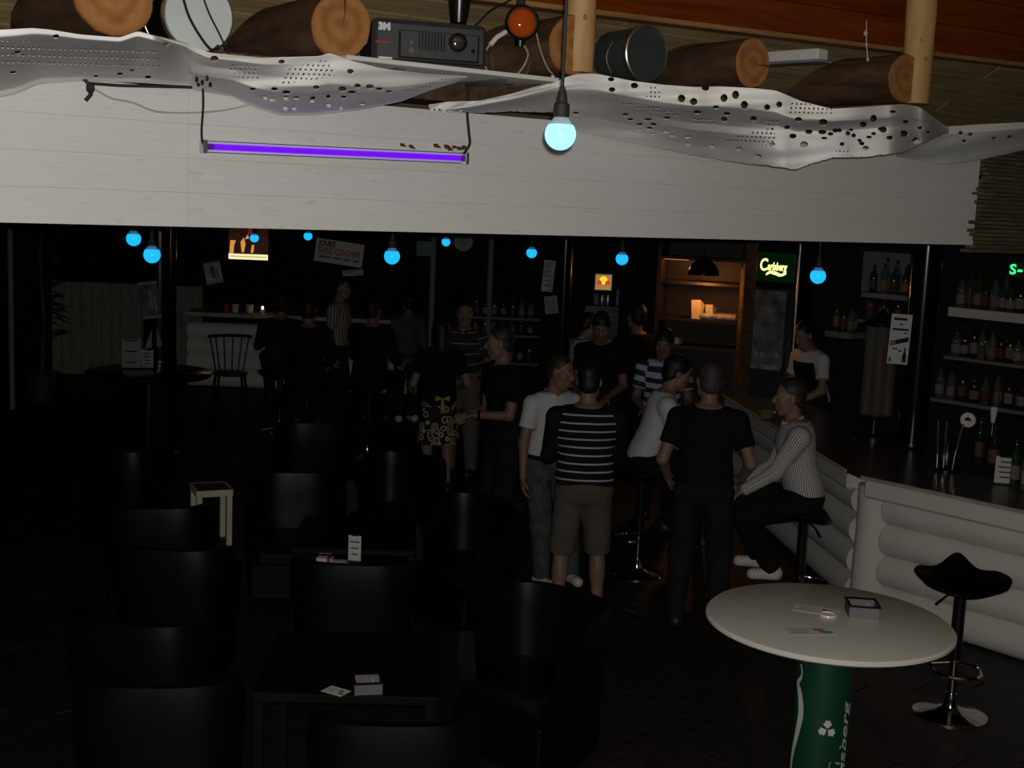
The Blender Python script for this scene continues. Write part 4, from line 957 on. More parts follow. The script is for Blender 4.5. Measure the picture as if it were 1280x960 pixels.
# ------------------------------------------------------------------ saddle bar stools
def stool(loc, rz, h, label):
    t = thing('bar_stool', label, 'stool', loc, rz, 'saddle bar stools')
    MB().lathe([(.205, 0), (.205, .008), (.17, .020), (.09, .034), (.045, .055), (.034, .085), (.03, .13)], 36).build('base_disc', M['chrome'], t)
    MB().cyl((0, 0, .10), (0, 0, h * .52), .026, n=18).build('lower_pole', M['chrome'], t)
    MB().cyl((0, 0, h * .42), (0, 0, h - .04), .034, n=18).build('upper_sleeve', M['black_metal'], t)
    ring = [(.0 + .13 * math.cos(w), -.07 - .13 * math.sin(w), h * .36) for w in [math.pi * (i / 16.) for i in range(17)]]
    MB().tube([(.03, 0, h * .39), (.13, 0, h * .37)] + ring + [(-.13, 0, h * .37), (-.03, 0, h * .39)], .010).build('footrest', M['chrome'], t)
    MB().tube([(-.02, -.02, h - .05), (-.09, -.07, h - .075), (-.15, -.10, h - .12)], [.006, .006, .009]).build('lever', M['black_metal'], t)
    MB().lathe([(.10, h - .045), (.11, h - .03), (.05, h - .03)], 18).build('seat_plate', M['black_metal'], t)
    nu, nv = 25, 17; vs = []; fs = []
    for side in (0, 1):
        for i in range(nu):
            for j in range(nv):
                u = -1 + 2 * i / (nu - 1); v = -1 + 2 * j / (nv - 1); w = .262 * (1 - .16 * v * v) ; x = u * w; y = v * .185 * (1 - .30 * u * u)
                z = h - .012 + .062 * abs(u) ** 1.6 - .015 * abs(u) ** 7 + .125 * max(0, v) ** 1.6 * math.exp(-(u / .40) ** 2) - .03 * max(0, -v) ** 2
                e = max(abs(u), abs(v)) ** 6; th = .036 * (1 - e)
                vs.append((x, y, z if side == 0 else z - .006 - th))
    A_ = nu * nv
    for i in range(nu - 1):
        for j in range(nv - 1):
            q = (i * nv + j, (i + 1) * nv + j, (i + 1) * nv + j + 1, i * nv + j + 1); fs.append(q); fs.append(tuple(A_ + k for k in q[::-1]))
    br = [i * nv for i in range(nu)] + [(nu - 1) * nv + j for j in range(1, nv)] + [i * nv + nv - 1 for i in range(nu - 2, -1, -1)] + [j for j in range(nv - 2, 0, -1)]
    for k in range(len(br)): a_, b_ = br[k], br[(k + 1) % len(br)]; fs.append((b_, a_, A_ + a_, A_ + b_))
    MB().add(vs, fs).build('seat', M['leather'], t)
    return t
p = onZ(1187, 893, 0); stool((p.x, p.y, 0), R(-8), .79, 'empty black saddle stool on a chrome pole behind the round white table')

# ------------------------------------------------------------------ round table on a green column
p = onZ(1036, 774, 1.08); TBX, TBY = p.x, p.y
rt = thing('round_table', 'round white bar table on a green printed column at lower right', 'table', (TBX, TBY, 0))
MB().lathe([(.001, 1.045), (.46, 1.045), (.505, 1.052), (.522, 1.064), (.522, 1.074), (.514, 1.082)], 72).build('rim', M['table_rim'], rt)
MB().lathe([(.515, 1.0805), (.509, 1.0835), (.001, 1.0835)], 72).build('top', M['table_top'], rt)
RC = .121
MB().lathe([(RC * 1.0, .03), (RC, .06), (RC, 1.03), (RC * .98, 1.046)], 40).build('column', M['green'], rt)
MB().lathe([(.27, 0), (.27, .012), (.20, .025), (RC, .035)], 40).build('foot_plate', M['black_metal'], rt)
view = math.atan2(-TBY, -TBX)
def wrap(pts2, faces, name, m):
    """flat print (arc metres to the viewer's right, height) laid on the column"""
    vs = []
    for (s_, z) in pts2: w = view + s_ / RC; vs.append(((RC + .0009) * math.cos(w), (RC + .0009) * math.sin(w), z))
    MB().add(vs, faces).build(name, m, rt)
def band(pts, wd):
    v = []; f = []
    for i, (x, z) in enumerate(pts):
        j0, j1 = pts[max(0, i - 1)], pts[min(len(pts) - 1, i + 1)]; tx, tz = j1[0] - j0[0], j1[1] - j0[1]; L = math.hypot(tx, tz); n = (-tz / L, tx / L); w = wd[i]
        v += [(x + n[0] * w, z + n[1] * w), (x - n[0] * w, z - n[1] * w)]
    for i in range(len(pts) - 1): f.append((2 * i, 2 * i + 1, 2 * i + 3, 2 * i + 2))
    return v, f
def sp2(pts, k=6): return [(p.x, p.y) for p in spline([(x, z, 0) for x, z in pts], k)]
pts = sp2([(-.118, .30), (-.135, .44), (-.108, .58), (-.094, .68), (-.108, .76), (-.128, .80), (-.110, .83), (-.104, .86), (-.116, .89)])
n = len(pts); wrap(*band(pts, [.004 + .011 * math.sin(math.pi * min(1, i / n * 1.25)) for i in range(n)]), 'white_swash', M['white_print'])
leaf_v = []; leaf_f = []
for ang_ in (90, 205, -35 + 0):
    ca, sa = math.cos(R(ang_)), math.sin(R(ang_)); o = len(leaf_v)
    for (x, y) in ((.003, 0), (.012, .010), (.020, .017), (.024, .010), (.033, .009), (.032, 0), (.033, -.009), (.024, -.010), (.020, -.017), (.012, -.010)):
        leaf_v.append((.030 + (x * ca - y * sa) * 1.15, .635 + (x * sa + y * ca) * 1.2))
    leaf_f.append(tuple(range(o, o + 10)))
wrap(leaf_v, leaf_f, 'white_leaf', M['white_print'])
me = text_mesh('Carlsberg', .125, 0, .002, .25)
tv = [(v.co.x, v.co.y) for v in me.vertices]; x0 = min(v[0] for v in tv)
wrap([(.122 - v[1] * .52, .27 + (v[0] - x0) * .98) for v in tv], [tuple(p.vertices) for p in me.polygons], 'lettering', M['white_print'])
wrap([(.050, .43), (.125, .42), (.125, .475), (.085, .485), (.050, .487)], [(0, 1, 2, 3, 4)], 'white_block', M['white_print'])
ZT = 1.0835
def on_table(px, py, z=ZT): return onZ(px, py, z)
def flyer(name, c, rz, L, W, label, mir=1):
    t = thing(name, label, 'flyer', c, rz); MB().box((0, 0, .0006), (L, W, .0012)).build('sheet', M['paper'], t, False)
    MB().add([(L * .12, W * .28, .0014), (L * .34, W * .20, .0014), (L * .30, W * .02, .0014), (L * .10, W * .08, .0014)], [(0, 3, 2, 1)]).build('red_print', M['red_ink'], t, False)
    MB().add([(L * .18, -W * .02, .0014), (L * .44, -W * .08, .0014), (L * .46, -W * .3, .0014), (L * .22, -W * .22, .0014)], [(0, 3, 2, 1)]).build('blue_print', M['blue_ink'], t, False)
    mb = MB()
    for i in range(3): mb.box((-L * .22, W * (.22 - .2 * i), .0013), (L * .35, W * .06, .0003))
    tag(mb.build('print_line', M['mid_grey'], t, False), kind='stuff'); return t
flyer('flyer', on_table(1012, 789), R(8), .20, .10, 'flyer with red and blue print, the nearer one on the round white table')
flyer('flyer', on_table(1021, 763), R(-22), .20, .10, 'flyer with red and blue print half under the round beer mat')
o = MB().lathe([(.036, 0), (.038, .004), (.036, .010), (.030, .011), (.029, .007), (.001, .007)], 28).build('beer_mat', M['table_rim']); o.location = on_table(1035, 770, ZT + .002); tag(o, 'small round white dish between the flyers on the round table', 'dish')
M['tray_grey'] = mat('tray_grey', (.17, .17, .165), .4); M['tray_red'] = mat('tray_red', (.16, .03, .025), .5)
def ashtray(c, rz, s, label):
    t = thing('ashtray', label, 'ashtray', c, rz); h = s * .42
    for (x, y, dx, dy) in ((0, -s / 2, s, .004), (0, s / 2, s, .004), (-s / 2, 0, .004, s), (s / 2, 0, .004, s)): MB().box((x, y, h / 2), (dx, dy, h)).build('side_panel', M['tray_grey'] if dy < .01 else M['tray_red'], t, False)
    rm = MB()
    for (x, y, dx, dy) in ((0, -s / 2, s + .01, .012), (0, s / 2, s + .01, .012), (-s / 2, 0, .012, s), (s / 2, 0, .012, s)): rm.box((x, y, h), (dx, dy, .006))
    rm.build('rim', M['black_metal'], t, False); MB().box((0, 0, .003), (s, s, .006)).build('bottom', M['white'], t, False)
    MB().box((s * .2, s * .1, h * .55), (.006, .03, h * .9)).build('glass_insert', M['clear'], t, False); return t
ashtray(on_table(1077, 768), R(-6), .125, 'square steel ashtray with a black rim on the round white table')

# ------------------------------------------------------------------ tub chairs and low tables
def tub_chair_proto():
    t = thing('tub_chair', 'tmp', 'chair', (0, 0, 0)); nu = 41; prof = []
    W, D = .35, .33
    def hgt(a): # a: angle from the back
        a = abs(a); return .83 - .17 * (1 / (1 + math.exp(-(a - R(84)) * 9)))
    vs = []; fs = []; th = .075; m = 14
    for i in range(nu):
        a = R(-128) + R(256) * i / (nu - 1); H = hgt(a); dx, dy = math.sin(a), -math.cos(a)
        sq = (abs(dx) ** 3.2 + abs(dy) ** 3.2) ** (-1 / 3.2); dx *= sq; dy *= sq
        for j in range(m):
            w = j / (m - 1)
            if w < .42: o, z = 0, .06 + (H - .04 - .06) * (w / .42)
            elif w < .58: b = (w - .42) / .16 * math.pi; o, z = (1 - math.cos(b)) / 2, H - .04 + .04 * math.sin(b)
            else: o, z = 1, H - .04 - (H - .04 - .30) * ((w - .58) / .42)
            tp = .86 + .14 * min(1, z / .7); rr = tp - 0; vs.append((dx * (W * rr - o * th), dy * (D * rr - o * th) , z))
    for i in range(nu - 1):
        for j in range(m - 1): fs.append((i * m + j, i * m + j + 1, (i + 1) * m + j + 1, (i + 1) * m + j))
    fs.append(tuple(range(m))); fs.append(tuple((nu - 1) * m + j for j in range(m))[::-1])
    MB().add(vs, fs).build('shell', M['leather'], t)
    MB().box((0, .03, .36), (.50, .54, .15), bev=.04).build('seat_cushion', M['leather'], t)
    MB().box((0, .02, .19), (.54, .54, .24), bev=.01).build('front_skirt', M['leather'], t, False)
    for x in (-.2, .2):
        for y in (-.17, .22): MB().cyl((x, y, 0), (x, y, .08), .018, .024, 10).build('leg', M['black_metal'], t)
    return t
tc = tub_chair_proto(); used = []
def chair(x, y, rz, label):
    if not used: used.append(1); tc.location = (x, y, 0); tc.rotation_euler = (0, 0, R(rz)); tc['label'] = label; tc['group'] = 'black tub chairs'; return tc
    return again(tc, (x, y, 0), R(rz), label, 'black tub chairs')
chair(.16, 6.18, 143, 'black leather tub chair right of the near low table, turned to the left')
chair(-.41, 4.90, 4, 'black leather tub chair nearest the camera at the bottom edge, back turned')
chair(-1.42, 5.17, 6, 'black leather tub chair in the lower left corner, back turned, beside the table leg')
chair(-1.68, 5.90, -12, 'black leather tub chair just behind the lower left one, its rim higher in the picture')
chair(-.84, 6.98, 2, 'black leather tub chair with its back before the table with the menu card')
chair(-.26, 8.18, 140, 'black leather tub chair in front of the man in white polo, turned to the left')
chair(-1.87, 7.12, -4, 'black leather tub chair at left, second row from the white side table')
chair(-2.22, 8.02, 4, 'black leather tub chair directly in front of the white side table')
chair(-1.46, 8.62, 186, 'black leather tub chair facing the camera behind the table with the menu card')
chair(-2.95, 9.7, -20, 'black leather tub chair farthest left, standing in the dark')
chair(-.85, 9.5, 150, 'black leather tub chair in the dark left of the man in the black polo')
chair(-1.75, 11.2, 20, 'farthest black leather tub chair, in front of the stools at the far bar')
M['table_black'] = mat('table_black', (.0035, .0035, .0035), .45, spec=.25)
def low_table(x, y, s, rz, label):
    t = thing('low_table', label, 'table', (x, y, 0), R(rz)); MB().box((0, 0, .70), (s, s, .04), bev=.006).build('tabletop', M['table_black'], t, False)
    for i in (-1, 1):
        for j in (-1, 1): MB().box((i * (s / 2 - .03), j * (s / 2 - .03), .34), (.045, .045, .68), bev=.004).build('leg', M['table_black'], t, False)
    return t
low_table(-.66, 5.50, .78, 2, 'low square black table between the nearest tub chairs, with flyer and ashtray')
low_table(-.92, 7.72, .74, 3, 'low square black table holding the upright menu card and cigarette packs')
flyer('flyer', onZ(420, 864, .7205), R(-30), .105, .075, 'small white flyer on the near low black table')
ashtray(onZ(459, 862, .7205), R(12), .115, 'square steel ashtray with red sides on the near low black table')
def card_stand(c, rz, w, h, label, lines=4, m='paper'):
    t = thing('card_stand', label, 'sign', c, rz); MB().box((0, .0, h / 2 + .012), (w, .003, h)).build('card', M[m], t, False)
    mb = MB()
    for i in range(lines): mb.box((0, -.0022, .03 + h * (.12 + .76 * i / max(1, lines - 1))), (w * (.5 + .25 * ((i * 7) % 3) / 2), .001, h * .05))
    tag(mb.build('print_line', M['ink'], t, False), kind='stuff'); MB().box((0, .0, .006), (w * 1.05, .05, .012), bev=.002).build('foot', M['black_metal'], t, False)
    return t
card_stand(onZ(443, 703, .722), R(-12), .075, .145, 'white menu card standing upright on the far low black table', 4)
def pack(c, rz, label):
    t = thing('cigarette_pack', label, 'pack', c, rz); MB().box((0, 0, .011), (.088, .055, .022), bev=.002).build('carton', M['paper'], t, False); MB().box((.028, 0, .0115), (.022, .0565, .0235)).build('red_flap', M['red_ink'], t, False); return t
pack(onZ(406, 701, .722), R(-5), 'white and red cigarette pack on the table with the menu card'); 
o = MB().box((0, 0, .006), (.075, .04, .012), bev=.003).build('lighter_box', M['steel']); o.location = onZ(407, 692, .722); tag(o, 'small silvery box behind the cigarette pack', 'box')
o = MB().box((0, 0, .002), (.10, .06, .003)).build('paper_slip', M['paper']); q = onZ(421, 702, .722); o.location = q + Vector((.02, 0, 0)); tag(o, 'white slip of paper right of the cigarette pack', 'paper')
q = onZ(264, 608, .45); st = thing('side_table', 'small cream side table with a dark top standing alone among the chairs', 'table', (q.x, q.y, 0), R(24))
MB().box((0, 0, .432), (.27, .30, .036), bev=.002).build('tabletop', M['charcoal'], st, False)
M['cream'] = mat('cream', (.72, .68, .50), .5, var=.05)
for (x, y, dx, dy) in ((0, -.148, .28, .016), (0, .148, .28, .016), (-.135, 0, .016, .30), (.135, 0, .016, .30)): MB().box((x, y, .426), (dx, dy, .05)).build('apron', M['cream'], st, False)
for x in (-.117, .117):
    for y in (-.132, .132): MB().box((x, y, .21), (.042, .042, .42), bev=.002).build('leg', M['cream'], st, False)

# ------------------------------------------------------------------ poles and pillars
def pole(px, Y, r, label, py=330):
    c = atY(px, py, Y); t = thing('pole', label, 'pole', (c.x, c.y, 0)); MB().lathe([(r * 1.25, 0), (r * 1.25, .06), (r, .08), (r, .9), (r * .985, 1.8), (r, 3.6)], 32).build('shaft', M['black_gloss'], t)
    MB().lathe([(r * 1.02, 1.0), (r * 1.05, 1.02), (r * 1.02, 1.04)], 32).build('band', M['black_metal'], t); return t
pole(1157, 9.95, .115, 'thick glossy black pillar behind the bar, left of the bottle shelves', 350)
pole(200, 13.0, .165, 'thick black pole at left carrying two posters', 340)
pole(706, 13.1, .085, 'slim black pole in the middle carrying two paper notices', 340)
for (px, Y, lab) in ((541, 16.5, 'thin grey post right of the bulb above the far bar'), (613, 16.5, 'thin grey post behind the man in the black polo')):
    c = atY(px, 340, Y); o = MB().cyl((0, 0, 0), (0, 0, 3.55), .04, n=14).build('grey_post', M['mid_grey']); o.location = (c.x, c.y, 0); tag(o, lab, 'post')
c = atY(14, 400, 15.5); o = MB().cyl((0, 0, 0), (0, 0, 2.35), .035, n=12).build('grey_post', M['mid_grey']); o.location = (c.x, c.y, 0); tag(o, 'thin grey post at the far left edge', 'post')

# ------------------------------------------------------------------ flat signs and posters
def board(name, px, py, Y, w, h, roll, m, label, cat='poster', rz=0.0, th=.006, frame=None):
    c = atY(px, py, Y); t = thing(name, label, cat, c, rz); t.rotation_euler = (0, R(roll), rz)
    MB().box((0, 0, 0), (w, th, h)).build('panel', m, t, False)
    if frame:
        for s in (-1, 1): MB().box((0, -.002, s * (h / 2 - frame / 2)), (w * 1.02, th + .008, frame)).build('hanging_rail', M['mid_grey'], t, False)
    return t
def bars(t, spec, m, y=-.0045, name='print_line'):
    mb = MB()
    for (x, z, w, h) in spec: mb.box((x, y, z), (w, .001, h))
    return tag(mb.build(name, m, t, False), kind='stuff')
M['sign_white'] = mat('sign_white', (.46, .47, .46), .6, var=.05)
j = board('hanging_sign', 424, 316, 15.0, .56, .27, 6.5, M['sign_white'], 'tilted white sign with black and orange lettering hanging left of the blue bulb', 'sign', R(4))
lettering(j, 'JOUEZ', -.15, .082, .085, M['ink'], -.004, .003, .20); lettering(j, 'SANS COCHER', .0, .0, .095, M['orange_ink'], -.004, .004, .50)
bars(j, [(-.16, -.07, .14, .022), (-.02, -.07, .09, .022), (.1, -.07, .09, .022), (.21, -.07, .07, .022)], M['blue_ink'], -.0045)
for s in (-1, 1): MB().tube([(s * .22, 0, .13), (s * .22, 0, 1.60)], .003, 5).build('string', M['rubber'], j)
board('paper_sheet', 441, 341, 15.0, .24, .07, -6, M['poster_grey'], 'grey paper strip below the tilted white sign')
b1 = board('poster', 187.5, 375, 12.82, .19, .37, -9, M['poster_dark'], 'dark picture poster with pale rails, upper one on the left pole', frame=.028)
bars(b1, [(.01, .0, .03, .2), (.05, -.04, .03, .16)], M['mid_grey'], -.005, 'figure_print')
b2 = thing('poster', 'pale triangle of a folded poster, lower one on the left pole', 'poster', atY(191, 420, 12.84), R(-4))
MB().add([(-.09, 0, -.14), (.10, 0, -.09), (.02, 0, .15), (-.09, .004, -.14), (.10, .004, -.09), (.02, .004, .15)], [(0, 1, 2), (5, 4, 3), (0, 3, 4, 1), (1, 4, 5, 2), (2, 5, 3, 0)]).build('sheet', M['mid_grey'], b2, False)
b3 = board('poster', 266.5, 341, 14.5, .19, .25, -12, M['poster_grey'], 'small grey poster hanging tilted between the left pole and the screen', frame=.026)
MB().tube([(0, 0, .12), (0, 0, 1.88)], .003, 5).build('string', M['rubber'], b3)
bars(b3, [(.0, .01, .05, .14), (.05, -.02, .02, .1)], M['poster_dark'], -.005, 'figure_print')
bw = board('beer_notice', 1124.5, 424, 9.8, .155, .385, 1.5, M['white'], 'white bottle notice with a slanting yellow band beside the glossy pillar', 'notice', R(-6))
bars(bw, [(-.008, .155, .10, .02), (0, .115, .03, .010), (0, .075, .12, .016), (.04, .048, .035, .008), (-.03, -.075, .04, .010), (.01, -.09, .025, .012)], M['ink'])
MB().add([(-.068, -.0046, -.055), (.068, -.0046, -.015), (.068, -.0046, .022), (-.068, -.0046, -.018)], [(0, 1, 2, 3)]).build('slant_band', M['ink'], bw, False)
MB().add([(-.06, -.0052, -.046), (-.03, -.0052, -.037), (-.03, -.0052, -.012), (-.06, -.0052, -.021)], [(0, 1, 2, 3)]).build('yellow_print', mat('yellow_ink', (.35, .28, .03), .7), bw, False)
MB().add([(.032, -.0048, -.175), (.062, -.0048, -.175), (.062, -.0048, -.12), (.053, -.0048, -.095), (.053, -.0048, -.06), (.041, -.0048, -.06), (.041, -.0048, -.095), (.032, -.0048, -.12)], [tuple(range(8))]).build('bottle_print', M['ink'], bw, False)
MB().box((-.058, -.0045, -.16), (.02, .001, .035)).build('blue_print', M['blue_ink'], bw, False)
n1 = board('paper_notice', 685.5, 345, 13.0, .115, .32, 4, M['poster_grey'], 'long grey paper notice, upper one by the middle pole'); bars(n1, [(0, .1 - .05 * i, .08, .015) for i in range(5)], M['charcoal'])
n2 = board('paper_notice', 689, 381, 13.0, .135, .18, -8, M['mid_grey'], 'tilted square paper notice, lower one by the middle pole'); bars(n2, [(0, .03, .07, .02), (0, -.04, .08, .02)], M['charcoal'])
d = thing('round_disc', 'round pale disc with a dark emblem hanging near the top of the opening', 'disc', atY(579, 302, 14.5), 0)
MB().lathe([(.001, -.006), (.105, -.006), (.11, 0), (.105, .006), (.001, .006)], 36, (0, 0, 0), (0, 1, 0)).build('plate', M['mid_grey'], d); MB().tube([(0, 0, .105), (0, 0, 1.36)], .003, 5).build('string', M['rubber'], d)
MB().add([(-.04, -.0075, .02), (0, -.0075, .05), (.05, -.0075, .03), (.02, -.0075, -.01), (.03, -.0075, -.05), (-.02, -.0075, -.03)], [tuple(range(6))]).build('emblem', M['charcoal'], d, False)
gb = board('green_plaque', 531, 311, 14.8, .19, .17, 0, mat('dark_green', (.02, .09, .06), .5), 'small dark green plaque left of the thin grey post', 'plaque'); MB().tube([(0, 0, .08), (0, 0, 1.47)], .003, 5).build('string', M['rubber'], gb); bars(gb, [(.0, .0, .08, .012), (.02, .02, .02, .03)], M['mid_grey'])

# ------------------------------------------------------------------ lit screen
tv = thing('television', 'lit television screen high at the far left, orange picture with a cream banner', 'television', atY(310.5, 303, 16.5), R(3))
MB().box((0, .03, .02), (.56, .05, .50), bev=.01).build('casing', M['black_metal'], tv, False)
MB().box((0, .003, .02), (.50, .004, .44)).build('screen', emit('screen_dark', (.05, .016, .010), .3), tv, False)
MB().box((0, -.001, -.185), (.50, .004, .07)).build('banner', emit('screen_cream', (1.0, .90, .48), 1.0), tv, False); MB().box((0, -.0035, -.183), (.46, .002, .016)).build('banner_line', emit('screen_line', (.75, .62, .28), .7), tv, False)
so = emit('screen_orange', (.75, .30, .05), .9); sr = emit('screen_red', (.45, .05, .02), .22)
for (poly, m) in (([(-.24, -.15), (-.19, -.15), (-.18, -.04), (-.16, .02), (-.23, .02)], so), ([(-.085, -.13), (-.055, -.13), (-.035, -.02), (-.06, .06), (-.10, 0)], so), ([(.03, -.13), (.065, -.13), (.075, -.03), (.045, -.03)], so), ([(-.01, .10), (.06, .09), (.04, .21), (-.005, .23)], sr), ([(-.045, .04), (.01, .05), (-.01, .10)], emit('screen_pink', (.8, .5, .4), .6))):
    MB().add([(x, -.0015, z) for x, z in poly], [tuple(range(len(poly)))]).build('picture_patch', m, tv, False)
MB().tube([(0, .04, .26), (0, .04, 1.575)], .025, 8).build('ceiling_mount', M['black_metal'], tv)

# ------------------------------------------------------------------ far bar, panel wall, far furniture
fb = thing('far_bar', 'low white log bar at the far back left', 'bar', (0, 0, 0)); FY = 18.0
xa, xb = atY(236, 440, FY).x, atY(512, 440, FY).x
for i in range(4): MB().lathe([(.118, 0), (.122, (xb - xa) * .3), (.116, (xb - xa) * .7), (.118, xb - xa)], 18, (xa, FY, .12 + .225 * i), (1, 0, 0)).build('log', M['log_paint'], fb)
MB().box(((xa + xb) / 2, FY + .22, 1.03), (xb - xa + .1, .62, .06), bev=.01).build('worktop', M['edge_paint'], fb, False)
for (px, c_, lab) in ((283, 'red_ink', 'small red tub on the far bar'), (294, 'cream', 'small cream tub on the far bar'), (312, 'cream', 'pale carton at the right of the tubs on the far bar')):
    q = atY(px, 400, FY + .15); o = MB().lathe([(.045, 0), (.055, .10), (.055, .115), (.001, .115)], 14).build('tub', M[c_]); o.location = (q.x, q.y, 1.06); tag(o, lab, 'tub')
q = atY(328, 402, FY + .05); cd = thing('candle', 'tiny burning candle at the edge of the far bar', 'candle', (q.x, q.y, 1.06)); MB().lathe([(.03, 0), (.035, .06), (.001, .06)], 12).build('holder', M['clear'], cd); MB().sphere((0, 0, .085), .017, 8, 6, (1, 1, 1.5)).build('flame', emit('flame', (1, .62, .25), 4), cd)
pw = MB(); x0, x1 = atY(64, 420, 18.6).x, atY(252, 420, 18.6).x
pnl = struct(MB().box(((x0 + x1) / 2, 18.66, .68), (x1 - x0, .04, 1.36)).build('wall_partition', M['panel'], None, False)); k = int((x1 - x0) / .14)
for i in range(k): w = (x1 - x0) / k; MB().box((x0 + w * (i + .5), 18.625, .68), (w - .012, .03, 1.36), bev=.006).build('panel_board', M['panel'], pnl, False)
def windsor(px, py, Y, rz, label):
    c = atY(px, py, Y); t = thing('spindle_chair', label, 'chair', (c.x, c.y, 0), R(rz)); s = .62
    MB().lathe([(.001, s - .03), (.2, s - .03), (.21, s - .01), (.19, s), (.001, s)], 22).build('seat', M['black_metal'], t)
    rim = [(.26 * math.sin(w), -.20 * math.cos(w), s + .42) for w in [R(-75 + 150 * i / 12) for i in range(13)]]; MB().tube(rim, .018).build('top_rail', M['black_metal'], t)
    for i in range(1, 12, 2): MB().tube([(rim[i][0] * .7, rim[i][1] * .8, s), rim[i]], .009, 6).build('spindle', M['black_metal'], t)
    for (x, y) in ((-.15, -.15), (.15, -.15), (-.15, .15), (.15, .15)): MB().cyl((x, y, s - .02), (x * 1.4, y * 1.4, 0), .016, .02, 8).build('leg', M['black_metal'], t)
windsor(288, 450, 15.2, -160, 'dark spindle-back high chair before the far white bar')
q = onZ(186, 464, 1.08); tt = thing('tall_table', 'tall round black table at far left with menu cards', 'table', (q.x, q.y, 0))
MB().lathe([(.001, 1.045), (.56, 1.045), (.575, 1.055), (.575, 1.072), (.56, 1.08), (.001, 1.08)], 40).build('tabletop', M['black_gloss'], tt); MB().cyl((0, 0, .03), (0, 0, 1.05), .05, n=14).build('column', M['black_metal'], tt); MB().lathe([(.28, 0), (.28, .015), (.06, .04)], 26).build('foot', M['black_metal'], tt)
card_stand(onZ(164, 461, 1.08), R(6), .17, .27, 'larger grey menu card on the tall round table', 3, 'mid_grey'); card_stand(onZ(184, 461, 1.08), R(-6), .12, .17, 'smaller white menu card on the tall round table', 5, 'poster_grey')
# plant at the left edge of the panel wall
q = atY(52, 470, 16.2); ptt = thing('potted_plant', 'tall dark leafy plant left of the pale panel wall', 'plant', (q.x, q.y, 0)); MB().lathe([(.16, 0), (.22, .35), (.235, .36), (.22, .36), (.2, .33), (.001, .33)], 22).build('pot', M['charcoal'], ptt)
MB().tube([(0, 0, .3), (.04, 0, 1.0), (-.02, .03, 1.9), (.05, 0, 2.3)], [.03, .028, .02, .012]).build('stem', M['log_bark'], ptt)
rr = random.Random(5); lf = mat('leaf', (.035, .05, .025), .5)
lm = MB(); 
lm.add([(0, 0, 0), (.035, .10, .012), (0, .13, .03), (-.035, .10, .012), (0, .28, -.02)], [(0, 1, 2), (0, 2, 3), (1, 4, 2), (2, 4, 3)]); lme = lm.mesh('leaf', lf, False)
for i in range(110):
    z = rr.uniform(.75, 2.45); o = link('leaf', lme, ptt); w = rr.uniform(0, 6.28); r_ = rr.uniform(.02, .16) * (1.25 - abs(z - 1.4) * .35); o.location = (r_ * math.cos(w), r_ * math.sin(w), z); o.rotation_euler = (rr.uniform(-.7, .5), rr.uniform(-.4, .4), w - 1.57); s_ = rr.uniform(.8, 1.3); o.scale = (s_, s_, s_)

# ------------------------------------------------------------------ bottles
BC = {'clear': glass('bottle_clear', (.16, .17, .165), .05, .40), 'green': glass('bottle_green', (.012, .04, .018), .06, .85), 'brown': glass('bottle_brown', (.035, .018, .008), .06, .85), 'blue': glass('bottle_blue', (.04, .07, .09), .06, .7), 'amber': glass('bottle_amber', (.10, .045, .012), .06, .75)}
SHP = {'spirit': [(.001, .004), (.036, 0), (.039, .006), (.039, .165), (.034, .19), (.016, .215), (.0135, .25), (.0135, .275)], 'wine': [(.001, .008), (.036, 0), (.0375, .006), (.0375, .18), (.030, .205), (.0145, .232), (.0135, .29)], 'square': [(.001, .004), (.042, 0), (.045, .006), (.045, .15), (.040, .165), (.017, .18), (.0135, .20), (.0135, .235)], 'slim': [(.001, .004), (.029, 0), (.031, .006), (.031, .20), (.024, .235), (.013, .26), (.0125, .315)]}
PROTO = {}
LABM = {'w': mat('label_white', (0.231, 0.227, 0.210), .7), 'y': mat('label_cream', (0.176, 0.160, 0.092), .7), 'd': mat('label_dark', (.10, .06, .05), .7), 'r': mat('label_red', (0.118, 0.025, 0.021), .7)}
def bottle(loc, shape, col, lab, label, group, sc=1.0, cap='rubber'):
    key = (shape, col, lab)
    if key not in PROTO:
        t = thing('bottle', label, 'bottle', loc, 0, group); pr = SHP[shape]; sy = .8 if shape == 'square' else 1; MB().lathe(pr, 14, sy=sy).build('glass_body', BC[col], t)
        r = pr[2][0] + .0006; z1 = pr[3][1]; MB().lathe([(r, z1 * .22), (r, z1 * .72)], 14, sy=sy).build('paper_label', LABM[lab], t); z = pr[-1][1]; MB().lathe([(.0145, z - .03), (.0152, z), (.001, z + .003)], 10).build('cap', M[cap], t); PROTO[key] = t
    else: t = again(PROTO[key], loc, 0, label, group)
    t.scale = (sc, sc, sc); return t
def shelf_at(o0, u, n, L, D, z, th, m, label, back=True):
    """a wall shelf: o0 = its left front corner on the floor plan"""
    t = thing('wall_shelf', label, 'shelf', (o0.x, o0.y, z - th), math.atan2(u.y, u.x)); MB().box((L / 2, D / 2, th / 2), (L, D, th), bev=.003).build('board', m, t, False)
    for x in (.12, L - .12): MB().box((x, D * .5, -.02), (.03, D * .9, .04)).build('bracket', M['black_metal'], t, False)
    return t
def wall_pt(px, off):   # point on the back-bar wall line, off metres in front of it
    s = (px - 640) / FPX; o = PW - NA * off; t = (s * o.y - o.x) / (UA.x - s * UA.y); return o + UA * t
cols = ['clear', 'brown', 'green', 'clear', 'amber', 'clear', 'blue', 'brown']; shs = ['spirit', 'wine', 'spirit', 'square', 'slim', 'spirit', 'wine']; labs = ['w', 'y', 'd', 'w', 'y', 'w', 'r']
